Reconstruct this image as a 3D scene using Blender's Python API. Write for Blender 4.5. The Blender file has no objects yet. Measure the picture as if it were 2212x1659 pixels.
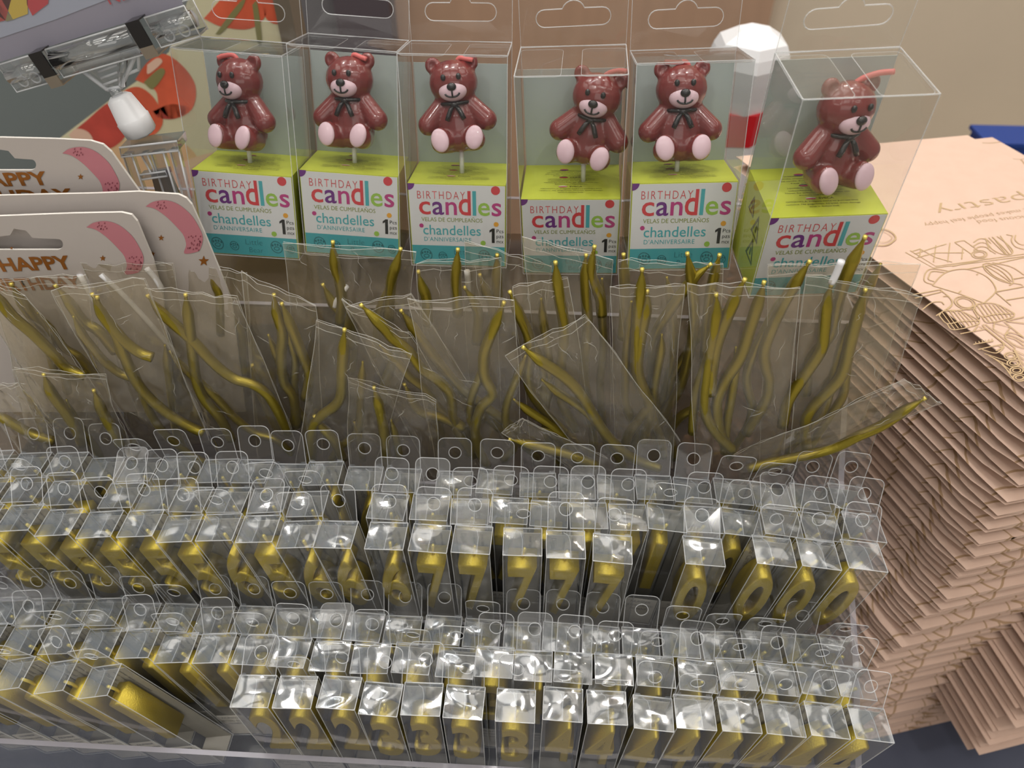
import bpy, bmesh, math, random
from mathutils import Vector, Matrix, Euler
R = math.radians
# ------------------------------------------------------------------ camera, world, lamps, exposure
W_, H_, F_ = 2212, 1659, 1580.0
PITCH, YAW, CH = R(44), R(3), 0.60
sc = bpy.context.scene
cam = bpy.data.cameras.new('camera'); camo = bpy.data.objects.new('camera', cam)
sc.collection.objects.link(camo); sc.camera = camo
cam.sensor_width = 36; cam.lens = F_ / W_ * 36; cam.clip_start = 0.02; cam.clip_end = 30
camo.location = (0, 0, CH); camo.rotation_euler = (math.pi / 2 - PITCH, 0, YAW)
cam.dof.use_dof = True; cam.dof.focus_distance = 0.45; cam.dof.aperture_fstop = 7.5
wd = bpy.data.worlds.new('shop'); sc.world = wd; wd.use_nodes = True
wd.node_tree.nodes['Background'].inputs[0].default_value = (1.0, 0.94, 0.86, 1)
wd.node_tree.nodes['Background'].inputs[1].default_value = 0.42

def lamp(name, loc, size, power, col=(1, .95, .88), sy=None, target=None):
    l = bpy.data.lights.new(name, 'AREA'); l.energy = power; l.color = col
    l.shape = 'RECTANGLE' if sy else 'DISK'; l.size = size
    if sy: l.size_y = sy
    o = bpy.data.objects.new(name, l); sc.collection.objects.link(o); o.location = loc
    if target is not None:
        o.rotation_euler = (Vector(target) - Vector(loc)).to_track_quat('-Z', 'Y').to_euler()
    return o
LZ = 2.15
for x, y, p in [(-.15, .85, 5), (.55, .95, 5), (-.85, 1.05, 5), (.25, 1.6, 4), (-.5, 1.9, 4), (1.0, 1.7, 4), (.45, -.55, 7.5), (-.6, -.5, 7)]:  # last pair, behind the camera, added to brighten the bear cards
    lamp('ceiling_downlight', (x, y, LZ), .14, p, (1, .97, .93))
for x in (-1.9, -.95, 0, .95, 1.9):
    for y in (-1.4, -.4, .45, 1.3): lamp('overhead_fill_panel', (x, y, LZ), .6, 4.0, (1, .96, .90), .6)  # unseen grid added so the lids mirror brightness and the floor lights up
lamp('front_fill_light', (.1, -1.9, 1.25), 1.6, 8, (1, .97, .92), 1.0, (0, .3, .2))  # unseen fill added to brighten upright fronts, cards and bags
lamp('ceiling_light_strip', (-.35, .62, LZ), 1.3, 8, (.93, .97, 1), .07)
sc.view_settings.view_transform = 'Standard'; sc.view_settings.look = 'None'
sc.view_settings.gamma = 1; sc.view_settings.use_curve_mapping = False
sc.view_settings.exposure = -0.58
sc.cycles.transparent_max_bounces = 40; sc.cycles.max_bounces = 4
sc.cycles.diffuse_bounces = 2; sc.cycles.glossy_bounces = 2
sc.cycles.use_adaptive_sampling = True; sc.cycles.adaptive_threshold = 0.2; sc.cycles.transmission_bounces = 6
sc.cycles.caustics_reflective = False; sc.cycles.caustics_refractive = False
sc.cycles.use_denoising = True; sc.cycles.sample_clamp_indirect = 4

# ------------------------------------------------------------------ picture point -> place
CR = Vector((math.cos(YAW), math.sin(YAW), 0)); FH = Vector((-math.sin(YAW), math.cos(YAW), 0))
AX = FH * math.cos(PITCH) + Vector((0, 0, -math.sin(PITCH)))
UP = FH * math.sin(PITCH) + Vector((0, 0, math.cos(PITCH)))
CP = Vector((0, 0, CH))
def ray(px, py): return CR * ((px - 1106) / F_) + UP * ((829.5 - py) / F_) + AX
def P(px, py, x=None, y=None, z=None, d=None):
    r = ray(px, py)
    if d is None:
        d = (y - CP.y) / r.y if y is not None else (z - CP.z) / r.z if z is not None else (x - CP.x) / r.x
    return CP + r * d
def proj(p):
    q = Vector(p) - CP; d = q.dot(AX)
    return (1106 + F_ * q.dot(CR) / d, 829.5 - F_ * q.dot(UP) / d, d)

# ------------------------------------------------------------------ materials
MATS = {}
def nodes(name):
    m = bpy.data.materials.new(name); m.use_nodes = True; n = m.node_tree.nodes; n.clear()
    out = n.new('ShaderNodeOutputMaterial'); MATS[name] = m
    return m, n, m.node_tree.links, out
def solid(name, col, rough=.5, metal=0, coat=0, sss=0, bump=0, bscale=200, var=0, vscale=30, spec=.5, stretch=None):
    m, n, l, out = nodes(name); b = n.new('ShaderNodeBsdfPrincipled')
    b.inputs['Base Color'].default_value = (*col, 1); b.inputs['Roughness'].default_value = rough
    b.inputs['Metallic'].default_value = metal; b.inputs['Coat Weight'].default_value = coat
    b.inputs['Specular IOR Level'].default_value = spec
    if sss:
        b.inputs['Subsurface Weight'].default_value = sss; b.inputs['Subsurface Radius'].default_value = (.004, .0012, .0008)
        b.inputs['Subsurface Scale'].default_value = 1
    l.new(b.outputs[0], out.inputs[0])
    if bump or var:
        tc = n.new('ShaderNodeTexCoord'); mp = n.new('ShaderNodeMapping'); l.new(tc.outputs['Object'], mp.inputs[0])
        if stretch: mp.inputs['Scale'].default_value = stretch
    if bump:
        t = n.new('ShaderNodeTexNoise'); t.inputs['Scale'].default_value = bscale; t.inputs['Detail'].default_value = 3
        l.new(mp.outputs[0], t.inputs[0])
        bp = n.new('ShaderNodeBump'); bp.inputs['Strength'].default_value = bump; bp.inputs['Distance'].default_value = .001
        l.new(t.outputs[0], bp.inputs['Height']); l.new(bp.outputs[0], b.inputs['Normal'])
    if var:
        t = n.new('ShaderNodeTexNoise'); t.inputs['Scale'].default_value = vscale; t.inputs['Detail'].default_value = 4
        l.new(mp.outputs[0], t.inputs[0])
        rp = n.new('ShaderNodeValToRGB'); rp.color_ramp.elements[0].position = .3; rp.color_ramp.elements[1].position = .7
        rp.color_ramp.elements[0].color = (*[c * (1 - var) for c in col], 1); rp.color_ramp.elements[1].color = (*[min(1, c * (1 + var)) for c in col], 1)
        l.new(t.outputs[0], rp.inputs[0]); l.new(rp.outputs[0], b.inputs['Base Color'])
    return m
def film(name, tint=(.97, .97, .97), haze=.05, rough=.08, bump=.3, bscale=120, gloss=2.0, hcol=(.9, .92, .95), stretch=None, ridged=False):
    m, n, l, out = nodes(name)
    tr = n.new('ShaderNodeBsdfTransparent'); tr.inputs[0].default_value = (*tint, 1)
    gl = n.new('ShaderNodeBsdfGlossy'); gl.inputs['Roughness'].default_value = rough
    fr = n.new('ShaderNodeLayerWeight'); fr.inputs[0].default_value = .5
    pw = n.new('ShaderNodeMath'); pw.operation = 'POWER'; pw.inputs[1].default_value = 5
    mu = n.new('ShaderNodeMath'); mu.operation = 'MULTIPLY_ADD'; mu.inputs[1].default_value = .9 * gloss; mu.inputs[2].default_value = .04 * gloss; mu.use_clamp = True
    di = n.new('ShaderNodeBsdfDiffuse'); di.inputs[0].default_value = (*hcol, 1)
    tl = n.new('ShaderNodeBsdfTranslucent'); tl.inputs[0].default_value = (*hcol, 1)
    mh = n.new('ShaderNodeMixShader'); mh.inputs[0].default_value = .4
    m1 = n.new('ShaderNodeMixShader'); m1.inputs[0].default_value = haze
    m2 = n.new('ShaderNodeMixShader')
    l.new(di.outputs[0], mh.inputs[1]); l.new(tl.outputs[0], mh.inputs[2])
    l.new(tr.outputs[0], m1.inputs[1]); l.new(mh.outputs[0], m1.inputs[2])
    l.new(fr.outputs['Facing'], pw.inputs[0]); l.new(pw.outputs[0], mu.inputs[0]); l.new(mu.outputs[0], m2.inputs[0])
    l.new(m1.outputs[0], m2.inputs[1]); l.new(gl.outputs[0], m2.inputs[2]); l.new(m2.outputs[0], out.inputs[0])
    if bump:
        tc = n.new('ShaderNodeTexCoord'); mp = n.new('ShaderNodeMapping'); l.new(tc.outputs['Object'], mp.inputs[0])
        if stretch: mp.inputs['Scale'].default_value = stretch
        oi = n.new('ShaderNodeObjectInfo'); va = n.new('ShaderNodeVectorMath'); va.operation = 'ADD'
        vs = n.new('ShaderNodeVectorMath'); vs.operation = 'SCALE'; vs.inputs[3].default_value = .3
        l.new(oi.outputs['Location'], vs.inputs[0]); l.new(mp.outputs[0], va.inputs[0]); l.new(vs.outputs[0], va.inputs[1])
        t = n.new('ShaderNodeTexNoise'); t.inputs['Scale'].default_value = bscale; t.inputs['Detail'].default_value = 0
        if ridged: t.noise_type = 'RIDGED_MULTIFRACTAL'; t.inputs['Detail'].default_value = 1
        l.new(va.outputs[0], t.inputs[0])
        bp = n.new('ShaderNodeBump'); bp.inputs['Strength'].default_value = bump; bp.inputs['Distance'].default_value = .004
        l.new(t.outputs[0], bp.inputs['Height'])
        for k in (gl, fr, di): l.new(bp.outputs[0], k.inputs['Normal'])
    return m
film('box_film', (.985, .985, .98), .02, .07, 0, 60, 1.9)
film('top_film', (.97, .97, .97), .14, .10, .75, 50, 3.6, (.76, .88, 1.0))  # scuffed film; bluish haze also stands in for mirrored ceiling light
film('tab_film', (.97, .97, .97), .04, .1, 0, 60, 1.6)
film('bag_film', (.965, .945, .90), .045, .06, 1.0, 34, 1.9, ridged=True, hcol=(.9, .84, .68), stretch=(1, 1, .45))  # clear film; warm haze colour stands in for light reflected off gold candles
film('case_film', (.975, .98, .975), .013, .05, 0, 40, 1.2)
film('tinted_acrylic', (.60, .53, .46), .16, .15, 0, 1, 1.0, (.50, .42, .33))  # clear acrylic, tinted to put the brown dimness behind the bags into colour
film('acrylic', (.965, .97, .975), .008, .04, 0, 1, 1.2)
film('clip_plastic', (.95, .965, .975), .05, .04, .4, 60, 4.0)
film('sleeve_film', (.95, .95, .97), .08, .1, .1, 20, 1.5)
def edge_mat(name, col, t, rough=.25):
    m, n, l, out = nodes(name)
    b = n.new('ShaderNodeBsdfPrincipled'); b.inputs['Base Color'].default_value = (*col, 1); b.inputs['Roughness'].default_value = rough
    b.inputs['Specular IOR Level'].default_value = .8
    tr = n.new('ShaderNodeBsdfTransparent'); mx = n.new('ShaderNodeMixShader'); mx.inputs[0].default_value = 1 - t
    l.new(tr.outputs[0], mx.inputs[1]); l.new(b.outputs[0], mx.inputs[2]); l.new(mx.outputs[0], out.inputs[0])
edge_mat('film_edge', (.9, .92, .94), .64)  # whitish rods stand in for highlights along the clear film edges
edge_mat('bag_edge', (.85, .84, .78), .68)
edge_mat('acrylic_edge', (.50, .48, .54), .5)
edge_mat('clip_edge', (.9, .92, .95), .45)
edge_mat('white_joint', (.86, .87, .89), .12, .35)
solid('gold', (.55, .42, .05), .34, .75, bump=.25, bscale=900)
solid('gold_wave', (.34, .27, .032), .30, .75, bump=.15, bscale=500)
solid('gold_tip', (.85, .70, .16), .35, .6)
solid('box_card', (.74, .71, .65), .6)
solid('box_back', (.37, .35, .30), .5)
solid('partition_mauve', (.21, .165, .145), .7)
solid('box_print', (.12, .12, .13), .6)
solid('wax', (.20, .030, .028), .22, 0, .6, .25)
solid('wax_pink', (.72, .50, .56), .35, 0, .3)
solid('black_paint', (.012, .011, .012), .18, 0, .3)
solid('wick_pink', (.72, .17, .16), .5, 0, 0, .2)
solid('white_plastic', (.82, .82, .84), .35)
solid('lime', (.55, .60, .06), .45)
solid('card_white', (.74, .74, .74), .4)
solid('back_grey', (.46, .52, .51), .5)
solid('teal', (.07, .38, .42), .45)
for nm, c in dict(red=(.66, .06, .07), purple=(.16, .03, .22), magenta=(.50, .05, .22), tealt=(.08, .42, .46), green=(.33, .55, .08), olive=(.27, .32, .06),
                  orange=(.80, .38, .04), black=(.02, .02, .02), dteal=(.03, .16, .18), limetext=(.16, .16, .02), flagred=(.6, .04, .05), flagwhite=(.8, .8, .8), flaggold=(.7, .5, .05)).items():
    solid('ink_' + nm, c, .45)
solid('hang_card', (.52, .47, .44), .5, bump=.05, bscale=800)  # cream card darkened, its shade put into the base colour
solid('card_edge', (.80, .76, .70), .6)
solid('moon_pink', (.55, .20, .24), .5)
solid('moon_dot', (.30, .07, .10), .5)
solid('foil_copper', (.38, .14, .025), .38, .55)
solid('stripe_tan', (.62, .42, .25), .6)
solid('ink_tan', (.53, .37, .20), .6)
solid('table_dark', (.095, .105, .15), .45, var=.12, vscale=12)
solid('wall_tan', (.70, .58, .44), .8, var=.03, vscale=3)
solid('wall_brown', (.46, .285, .185), .7, var=.06, vscale=4, stretch=(6, 6, .4))
solid('column_grey', (.17, .16, .17), .5)
solid('column_dark', (.095, .075, .085), .5)
solid('frame_olive', (.16, .125, .085), .5)
solid('ceiling_white', (.85, .84, .82), .9)
solid('floor_grey', (.62, .56, .46), .6)
solid('poster_grey', (.19, .22, .22), .6)
solid('poster_cream', (.82, .76, .50), .5)
solid('poster_peach', (.85, .55, .30), .5)
solid('berry', (.80, .13, .06), .5, var=.35, vscale=16)
solid('berry_dark', (.55, .07, .05), .5, var=.3, vscale=20)
solid('berry_pale', (.90, .60, .45), .5)
solid('leaf_olive', (.28, .26, .10), .5)
solid('sign_mauve', (.34, .32, .39), .5)
solid('sign_pale', (.44, .47, .56), .5)
solid('steel', (.38, .33, .27), .35, .8)
solid('bottle_white', (.85, .85, .87), .45)
solid('bottle_red', (.62, .01, .02), .4)
solid('crate_blue', (.01, .05, .28), .5)
# kraft paper with line drawings printed over it (thin brown outlines)
def kraft(name, lines):
    m, n, l, out = nodes(name); b = n.new('ShaderNodeBsdfPrincipled'); b.inputs['Roughness'].default_value = .7
    l.new(b.outputs[0], out.inputs[0]); tc = n.new('ShaderNodeTexCoord')
    t = n.new('ShaderNodeTexNoise'); t.inputs['Scale'].default_value = 60; l.new(tc.outputs['Object'], t.inputs[0])
    rp = n.new('ShaderNodeValToRGB'); rp.color_ramp.elements[0].color = (.68, .475, .37, 1); rp.color_ramp.elements[1].color = (.75, .54, .43, 1)
    l.new(t.outputs[0], rp.inputs[0])
    if lines:
        v = n.new('ShaderNodeTexVoronoi'); v.feature = 'DISTANCE_TO_EDGE'; v.inputs['Scale'].default_value = 30
        w = n.new('ShaderNodeTexNoise'); w.inputs['Scale'].default_value = 25; l.new(tc.outputs['Object'], w.inputs[0])
        ad = n.new('ShaderNodeVectorMath'); ad.operation = 'MULTIPLY_ADD'; ad.inputs[1].default_value = (.02, .02, .02)
        l.new(w.outputs[1], ad.inputs[0]); l.new(tc.outputs['Object'], ad.inputs[2]); l.new(ad.outputs[0], v.inputs[0])
        lt = n.new('ShaderNodeMath'); lt.operation = 'LESS_THAN'; lt.inputs[1].default_value = .022; l.new(v.outputs['Distance'], lt.inputs[0])
        mx = n.new('ShaderNodeMix'); mx.data_type = 'RGBA'; mx.inputs[7].default_value = (.44, .28, .16, 1)
        l.new(lt.outputs[0], mx.inputs[0]); l.new(rp.outputs[0], mx.inputs[6]); l.new(mx.outputs[2], b.inputs['Base Color'])
    else: l.new(rp.outputs[0], b.inputs['Base Color'])
kraft('kraft_plain', False); kraft('kraft_printed', True)
M = MATS

# ------------------------------------------------------------------ mesh helpers
class MB:
    def __init__(s): s.v = []; s.f = []; s.m = []; s.mats = []; s.sm = []
    def mi(s, mat):
        if mat not in s.mats: s.mats.append(mat)
        return s.mats.index(mat)
    def add(s, vs, fs, mat, smooth=False):
        o = len(s.v); s.v += [Vector(v) for v in vs]; i = s.mi(mat)
        for f in fs: s.f.append([o + k for k in f]); s.m.append(i); s.sm.append(smooth)
        return s
    def box(s, lo, hi, mat, T=None):
        x0, y0, z0 = lo; x1, y1, z1 = hi
        v = [Vector(p) for p in ((x0, y0, z0), (x1, y0, z0), (x1, y1, z0), (x0, y1, z0), (x0, y0, z1), (x1, y0, z1), (x1, y1, z1), (x0, y1, z1))]
        if T: v = [T @ p for p in v]
        return s.add(v, [(0, 3, 2, 1), (4, 5, 6, 7), (0, 1, 5, 4), (1, 2, 6, 5), (2, 3, 7, 6), (3, 0, 4, 7)], mat)
    def quad(s, a, b, c, d, mat): return s.add([a, b, c, d], [(0, 1, 2, 3)], mat)
    def tube(s, pts, r, mat, n=8, cap=True, closed=False):
        pts = [Vector(p) for p in pts]; N = len(pts); rr = r if isinstance(r, (list, tuple)) else [r] * N
        vs = []; ref = None
        for i, p in enumerate(pts):
            if closed: t = pts[(i + 1) % N] - pts[i - 1]
            else: t = pts[min(i + 1, N - 1)] - pts[max(i - 1, 0)]
            if t.length < 1e-9: t = Vector((0, 0, 1))
            t.normalize()
            if ref is None: ref = t.orthogonal().normalized()
            ref = (ref - t * ref.dot(t)); ref = ref.normalized() if ref.length > 1e-6 else t.orthogonal().normalized()
            bi = t.cross(ref)
            for k in range(n):
                a = 2 * math.pi * k / n; vs.append(p + (ref * math.cos(a) + bi * math.sin(a)) * rr[i])
        fs = []
        for i in range(N if closed else N - 1):
            j = (i + 1) % N
            for k in range(n): fs.append((i * n + k, i * n + (k + 1) % n, j * n + (k + 1) % n, j * n + k))
        if cap and not closed: fs += [tuple(range(n))[::-1], tuple((N - 1) * n + k for k in range(n))]
        return s.add(vs, fs, mat, n > 4)
    def ell(s, c, r, mat, T=None, nu=16, nv=10):
        c = Vector(c); vs = []; fs = []
        for j in range(nv + 1):
            th = math.pi * j / nv
            for i in range(nu):
                a = 2 * math.pi * i / nu
                p = Vector((r[0] * math.sin(th) * math.cos(a), r[1] * math.sin(th) * math.sin(a), r[2] * math.cos(th)))
                if T: p = T @ p
                vs.append(c + p)
        for j in range(nv):
            for i in range(nu): fs.append((j * nu + i, (j + 1) * nu + i, (j + 1) * nu + (i + 1) % nu, j * nu + (i + 1) % nu))
        return s.add(vs, fs, mat, True)
    def grid(s, fn, nu, nv, mat, smooth=True):
        vs = [fn(i / nu, j / nv) for j in range(nv + 1) for i in range(nu + 1)]
        fs = [(j * (nu + 1) + i, j * (nu + 1) + i + 1, (j + 1) * (nu + 1) + i + 1, (j + 1) * (nu + 1) + i) for j in range(nv) for i in range(nu)]
        return s.add(vs, fs, mat, smooth)
    def poly(s, outer, holes, mat, fn, thick=0, side=None):
        """flat outline with holes, fn maps 2-D to 3-D; thick = (3-D offset vector)"""
        bm = bmesh.new(); ed = []
        for loop in [outer] + holes:
            vv = [bm.verts.new((p[0], p[1], 0)) for p in loop]
            ed += [bm.edges.new((vv[i], vv[(i + 1) % len(vv)])) for i in range(len(vv))]
        bmesh.ops.triangle_fill(bm, use_beauty=True, use_dissolve=False, edges=ed)
        bm.verts.index_update(); vs = [fn(v.co.x, v.co.y) for v in bm.verts]; fs = [[v.index for v in f.verts] for f in bm.faces]
        bm.free(); s.add(vs, fs, mat)
        if thick:
            off = Vector(thick); s.add([v + off for v in vs], [f[::-1] for f in fs], mat)
            for loop in [outer] + holes:
                a = [fn(*p) for p in loop]; n = len(a)
                s.add(a + [v + off for v in a], [(i, (i + 1) % n, n + (i + 1) % n, n + i) for i in range(n)], side or mat)
        return s
    def mesh(s, m, T=None, mats=None):
        o = len(s.v); s.v += [(T @ v.co) if T else v.co.copy() for v in m.vertices]
        idx = [s.mi(x) for x in (mats or [x.name for x in m.materials])]
        for p in m.polygons: s.f.append([o + k for k in p.vertices]); s.m.append(idx[min(p.material_index, len(idx) - 1)]); s.sm.append(p.use_smooth)
        return s
    def data(s, name):
        me = bpy.data.meshes.new(name); me.from_pydata([tuple(v) for v in s.v], [], s.f)
        for x in s.mats: me.materials.append(M[x])
        me.polygons.foreach_set('material_index', s.m); me.polygons.foreach_set('use_smooth', s.sm); me.update()
        return me
    def build(s, name, parent=None): return link(name, s.data(name), parent)
def link(name, me, parent=None, T=None):
    o = bpy.data.objects.new(name, me); sc.collection.objects.link(o)
    if parent is not None: o.parent = parent
    if T is not None: o.matrix_local = T
    return o
def tag(o, label, cat, group=None):
    o['label'] = label; o['category'] = cat
    if group: o['group'] = group
    return o
def thing(name, label, cat, T=None, group=None):
    o = bpy.data.objects.new(name, None); o.empty_display_size = .01; sc.collection.objects.link(o)
    if T is not None: o.matrix_world = T
    return tag(o, label, cat, group)
def struct(o): o['kind'] = 'structure'; return o
_tx = {}
def text_mesh(body, bold=0, ext=0, sp=1.0, shear=0):
    k = (body, bold, ext, sp, shear)
    if k not in _tx:
        cu = bpy.data.curves.new('t', 'FONT'); cu.body = body; cu.size = 1; cu.offset = bold; cu.extrude = ext; cu.space_character = sp; cu.shear = shear
        cu.resolution_u = 3
        o = bpy.data.objects.new('t', cu); sc.collection.objects.link(o); dg = bpy.context.evaluated_depsgraph_get()
        me = bpy.data.meshes.new_from_object(o.evaluated_get(dg)); bpy.data.objects.remove(o); bpy.data.curves.remove(cu)
        xs = [v.co.x for v in me.vertices]; ys = [v.co.y for v in me.vertices]
        _tx[k] = (me, min(xs), max(xs), min(ys), max(ys))
    return _tx[k]
def put_text(mb, body, mat, o, ux, uy, width=None, height=None, bold=0, sp=1.0, shear=0, center=False):
    """flat lettering: starts at o, runs along unit vector ux, upright along uy; scaled to width and (or) cap height"""
    me, x0, x1, y0, y1 = text_mesh(body, bold, 0, sp, shear)
    sx = width / (x1 - x0) if width else None; sy = height / .72 if height else sx
    if sx is None: sx = sy
    ux = Vector(ux).normalized(); uy = Vector(uy).normalized(); o = Vector(o)
    if center: o = o - ux * (sx * (x1 - x0) / 2)
    nrm = ux.cross(uy)
    T = Matrix((ux, uy, nrm)).transposed().to_4x4(); T.translation = o
    T = T @ Matrix.Translation((-x0 * sx, 0, 0)) @ Matrix.Diagonal((sx, sy, 1, 1))
    return mb.mesh(me, T, [mat])
def rrect(x0, y0, x1, y1, r, n=5):
    out = []
    for cx, cy, a0 in ((x1 - r, y0 + r, -90), (x1 - r, y1 - r, 0), (x0 + r, y1 - r, 90), (x0 + r, y0 + r, 180)):
        out += [(cx + r * math.cos(R(a0 + 90 * k / n)), cy + r * math.sin(R(a0 + 90 * k / n))) for k in range(n + 1)]
    return out
def circle(cx, cy, rx, ry=None, n=24, a=0):
    ry = ry or rx; ca, sa = math.cos(a), math.sin(a)
    return [(cx + rx * math.cos(2 * math.pi * k / n) * ca - ry * math.sin(2 * math.pi * k / n) * sa, cy + rx * math.cos(2 * math.pi * k / n) * sa + ry * math.sin(2 * math.pi * k / n) * ca) for k in range(n)]
def euro_slot(cx, cy, w, h, bump):
    """hang slot: a long rounded slot with a hump in the middle of its upper side"""
    r = h / 2; o = []
    for k in range(9): a = R(-90 + 180 * k / 8); o.append((cx + w / 2 - r + r * math.cos(a), cy + r * math.sin(a)))
    for k in range(9): a = R(20 + 140 * k / 8); o.append((cx + bump * math.cos(a), cy + r * .55 + bump * math.sin(a)))
    for k in range(9): a = R(90 + 180 * k / 8); o.append((cx - w / 2 + r + r * math.cos(a), cy + r * math.sin(a)))
    return o
def smooth_path(pts, n=6):
    pts = [Vector(p) for p in pts]
    if len(pts) < 3: return pts
    out = []
    q = [pts[0] * 2 - pts[1]] + pts + [pts[-1] * 2 - pts[-2]]
    for i in range(1, len(q) - 2):
        a, b, c, d = q[i - 1:i + 3]
        for k in range(n):
            t = k / n
            out.append(.5 * ((2 * b) + (c - a) * t + (2 * a - 5 * b + 4 * c - d) * t * t + (3 * b - a - 3 * c + d) * t ** 3))
    return out + [pts[-1]]
def ribbon(mb, pts, w, nrm, mat, closed=False):
    """flat printed line of width w"""
    pts = [Vector(p) for p in pts]; N = len(pts); vs = []
    for i, p in enumerate(pts):
        t = (pts[(i + 1) % N] - pts[i - 1]) if closed else (pts[min(i + 1, N - 1)] - pts[max(i - 1, 0)])
        s = t.cross(nrm).normalized() * (w / 2) if t.length > 1e-9 else Vector()
        vs += [p - s, p + s]
    fs = [(2 * i, 2 * i + 1, 2 * ((i + 1) % N) + 1, 2 * ((i + 1) % N)) for i in range(N if closed else N - 1)]
    return mb.add(vs, fs, mat)
ORD = 'zeroth first second third fourth fifth sixth seventh eighth ninth tenth eleventh twelfth thirteenth fourteenth fifteenth sixteenth seventeenth eighteenth nineteenth twentieth'.split()
def ordinal(n):
    if n <= 20: return ORD[n]
    t = {2: 'twenty', 3: 'thirty', 4: 'forty'}[n // 10]
    return {2: 'twentieth', 3: 'thirtieth', 4: 'fortieth'}[n // 10] if n % 10 == 0 else t + '-' + ORD[n % 10]
rnd = random.Random(7)
X3, Y3, Z3 = Vector((1, 0, 0)), Vector((0, 1, 0)), Vector((0, 0, 1))

# ------------------------------------------------------------------ the setting
WY = 1.75; TZ = -.21; Z0x = P(660, 300, y=1.2).x
struct(MB().box((-2.6, -3.2, -.80), (2.6, WY + .1, -.75), 'floor_grey').build('floor'))
struct(MB().box((-2.6, -1.2, 2.2), (2.6, WY + .1, 2.25), 'ceiling_white').build('ceiling'))
wx = P(1655, 30, y=WY).x
struct(MB().box((wx, WY, -.75), (2.6, WY + .06, 2.2), 'wall_tan').build('wall_back'))
struct(MB().box((P(835, 30, y=WY).x, WY - .04, -.75), (wx, WY + .05, 2.2), 'wall_brown').build('trim_1'))
struct(MB().box((-2.6, WY, -.75), (P(835, 30, y=WY).x, WY + .06, 2.2), 'column_grey').build('wall_side'))
struct(MB().box((P(722, 20, y=WY - .1).x, WY - .1, -.75), (P(842, 20, y=WY - .1).x, WY - .001, 2.2), 'column_dark').build('trim_2'))
# dark table under everything
t = thing('display_table', 'dark blue-grey shop table under the candle display and paper bags', 'table')
tt = MB().box((-.75, .02, TZ - .03), (1.1, 1.25, TZ), 'table_dark').build('tabletop', t)
for x in (-.7, 1.05):
    for y in (.07, 1.2): MB().box((x - .03, y - .03, -.75), (x + .03, y + .03, TZ - .03), 'column_dark').build('leg', t)

# ------------------------------------------------------------------ number candles in clear boxes
BW, BD, BH = .0239, .0201, .118
def e_rod(mb, a, b, r=.00028, mat='film_edge'): mb.tube([a, b], r, mat, 4, False)
def make_shell(seed):
    q = random.Random(seed); mb = MB(); w, d, h = BW / 2, BD / 2, BH
    c = [(-w, -d), (w, -d), (w, d), (-w, d)]
    for i in range(4):
        a, b = c[i], c[(i + 1) % 4]; bow = q.uniform(-.0004, .0005); nx, ny = (b[1] - a[1]), -(b[0] - a[0]); L = math.hypot(nx, ny); nx, ny = nx / L, ny / L
        def fn(u, v, a=a, b=b, bow=bow, nx=nx, ny=ny):
            k = bow * math.sin(math.pi * u) * math.sin(math.pi * v)
            return Vector((a[0] + (b[0] - a[0]) * u + nx * k, a[1] + (b[1] - a[1]) * u + ny * k, h * v))
        if i != 2: mb.grid(fn, 4, 4, 'box_film')
        e_rod(mb, (*a, 0), (*a, h)); e_rod(mb, (*a, h), (*b, h), .0003); e_rod(mb, (*a, .0003), (*b, .0003))
    ph = [q.uniform(0, 6.3) for _ in range(8)]; am = q.uniform(.0005, .0013); dr = q.uniform(-.9, .9)
    def top(u, v, dz=0):
        e = math.sin(math.pi * u) ** .6 * math.sin(math.pi * v) ** .6 if 0 < u < 1 and 0 < v < 1 else 0
        z = am * (math.sin(4 * u + 3 * dr * v + ph[0]) + .7 * math.sin(6 * v + ph[1]) + .5 * math.sin(9 * (u * math.cos(ph[2]) + v * math.sin(ph[2])) + ph[3]))
        return Vector((-w + 2 * w * u, -d + 2 * d * v, h + z * e * .55 - dz))
    mb.grid(top, 9, 9, 'top_film')
    # dust flaps folded under the lid, with the notch line between them
    s = q.uniform(.35, .65)
    mb.grid(lambda u, v: top(.02 + u * (s + .06), .03 + v * .9, .0009), 5, 5, 'top_film')
    mb.tube([top(s + .05, .03, .0008), top(s + .05, .6, .0008), top(s, .85, .0008), top(s - .12, .95, .0008)], .0002, 'film_edge', 4, False)
    # two small ears of the lid that stand up at its back corners
    for k in (-1, 1):
        if q.random() < .8:
            x = k * w * .78; hh = q.uniform(.001, .003)
            mb.grid(lambda u, v: Vector((x + (u - .5) * .0045 * (1 - .3 * v), d - .0005 + .001 * v, h + hh * v)), 2, 2, 'top_film')
    return mb.data('clear_box')
SHELLS = [make_shell(100 + k) for k in range(9)]
def make_tab():
    mb = MB(); w = .0112; h = .0245
    out = rrect(-w, -.0045, w, h, .0045); out = [(x, max(y, 0)) for x, y in out]
    hole = circle(0, h * .56, .0042, n=20)
    f = lambda x, y: Vector((x, .0012 * math.sin(y / h * 2.2), y))
    mb.poly(out, [hole], 'tab_film', f)
    mb.tube([f(*p) for p in out], .00028, 'film_edge', 4, False, True); mb.tube([f(*p) for p in hole], .0003, 'film_edge', 4, False, True)
    return mb.data('hang_tab')
TAB = make_tab()
def make_card():
    mb = MB(); w, d = BW / 2 - .0006, BD / 2 - .0006
    mb.box((-w, d - .0004, .001), (w, d, BH - .004), 'box_back'); mb.box((-w, -d, .001), (w, -d + .0004, .033), 'box_card')
    mb.box((-w, -d, .001), (w, d, .0014), 'box_card')
    return mb.data('backing_card')
CARD = make_card()
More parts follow.
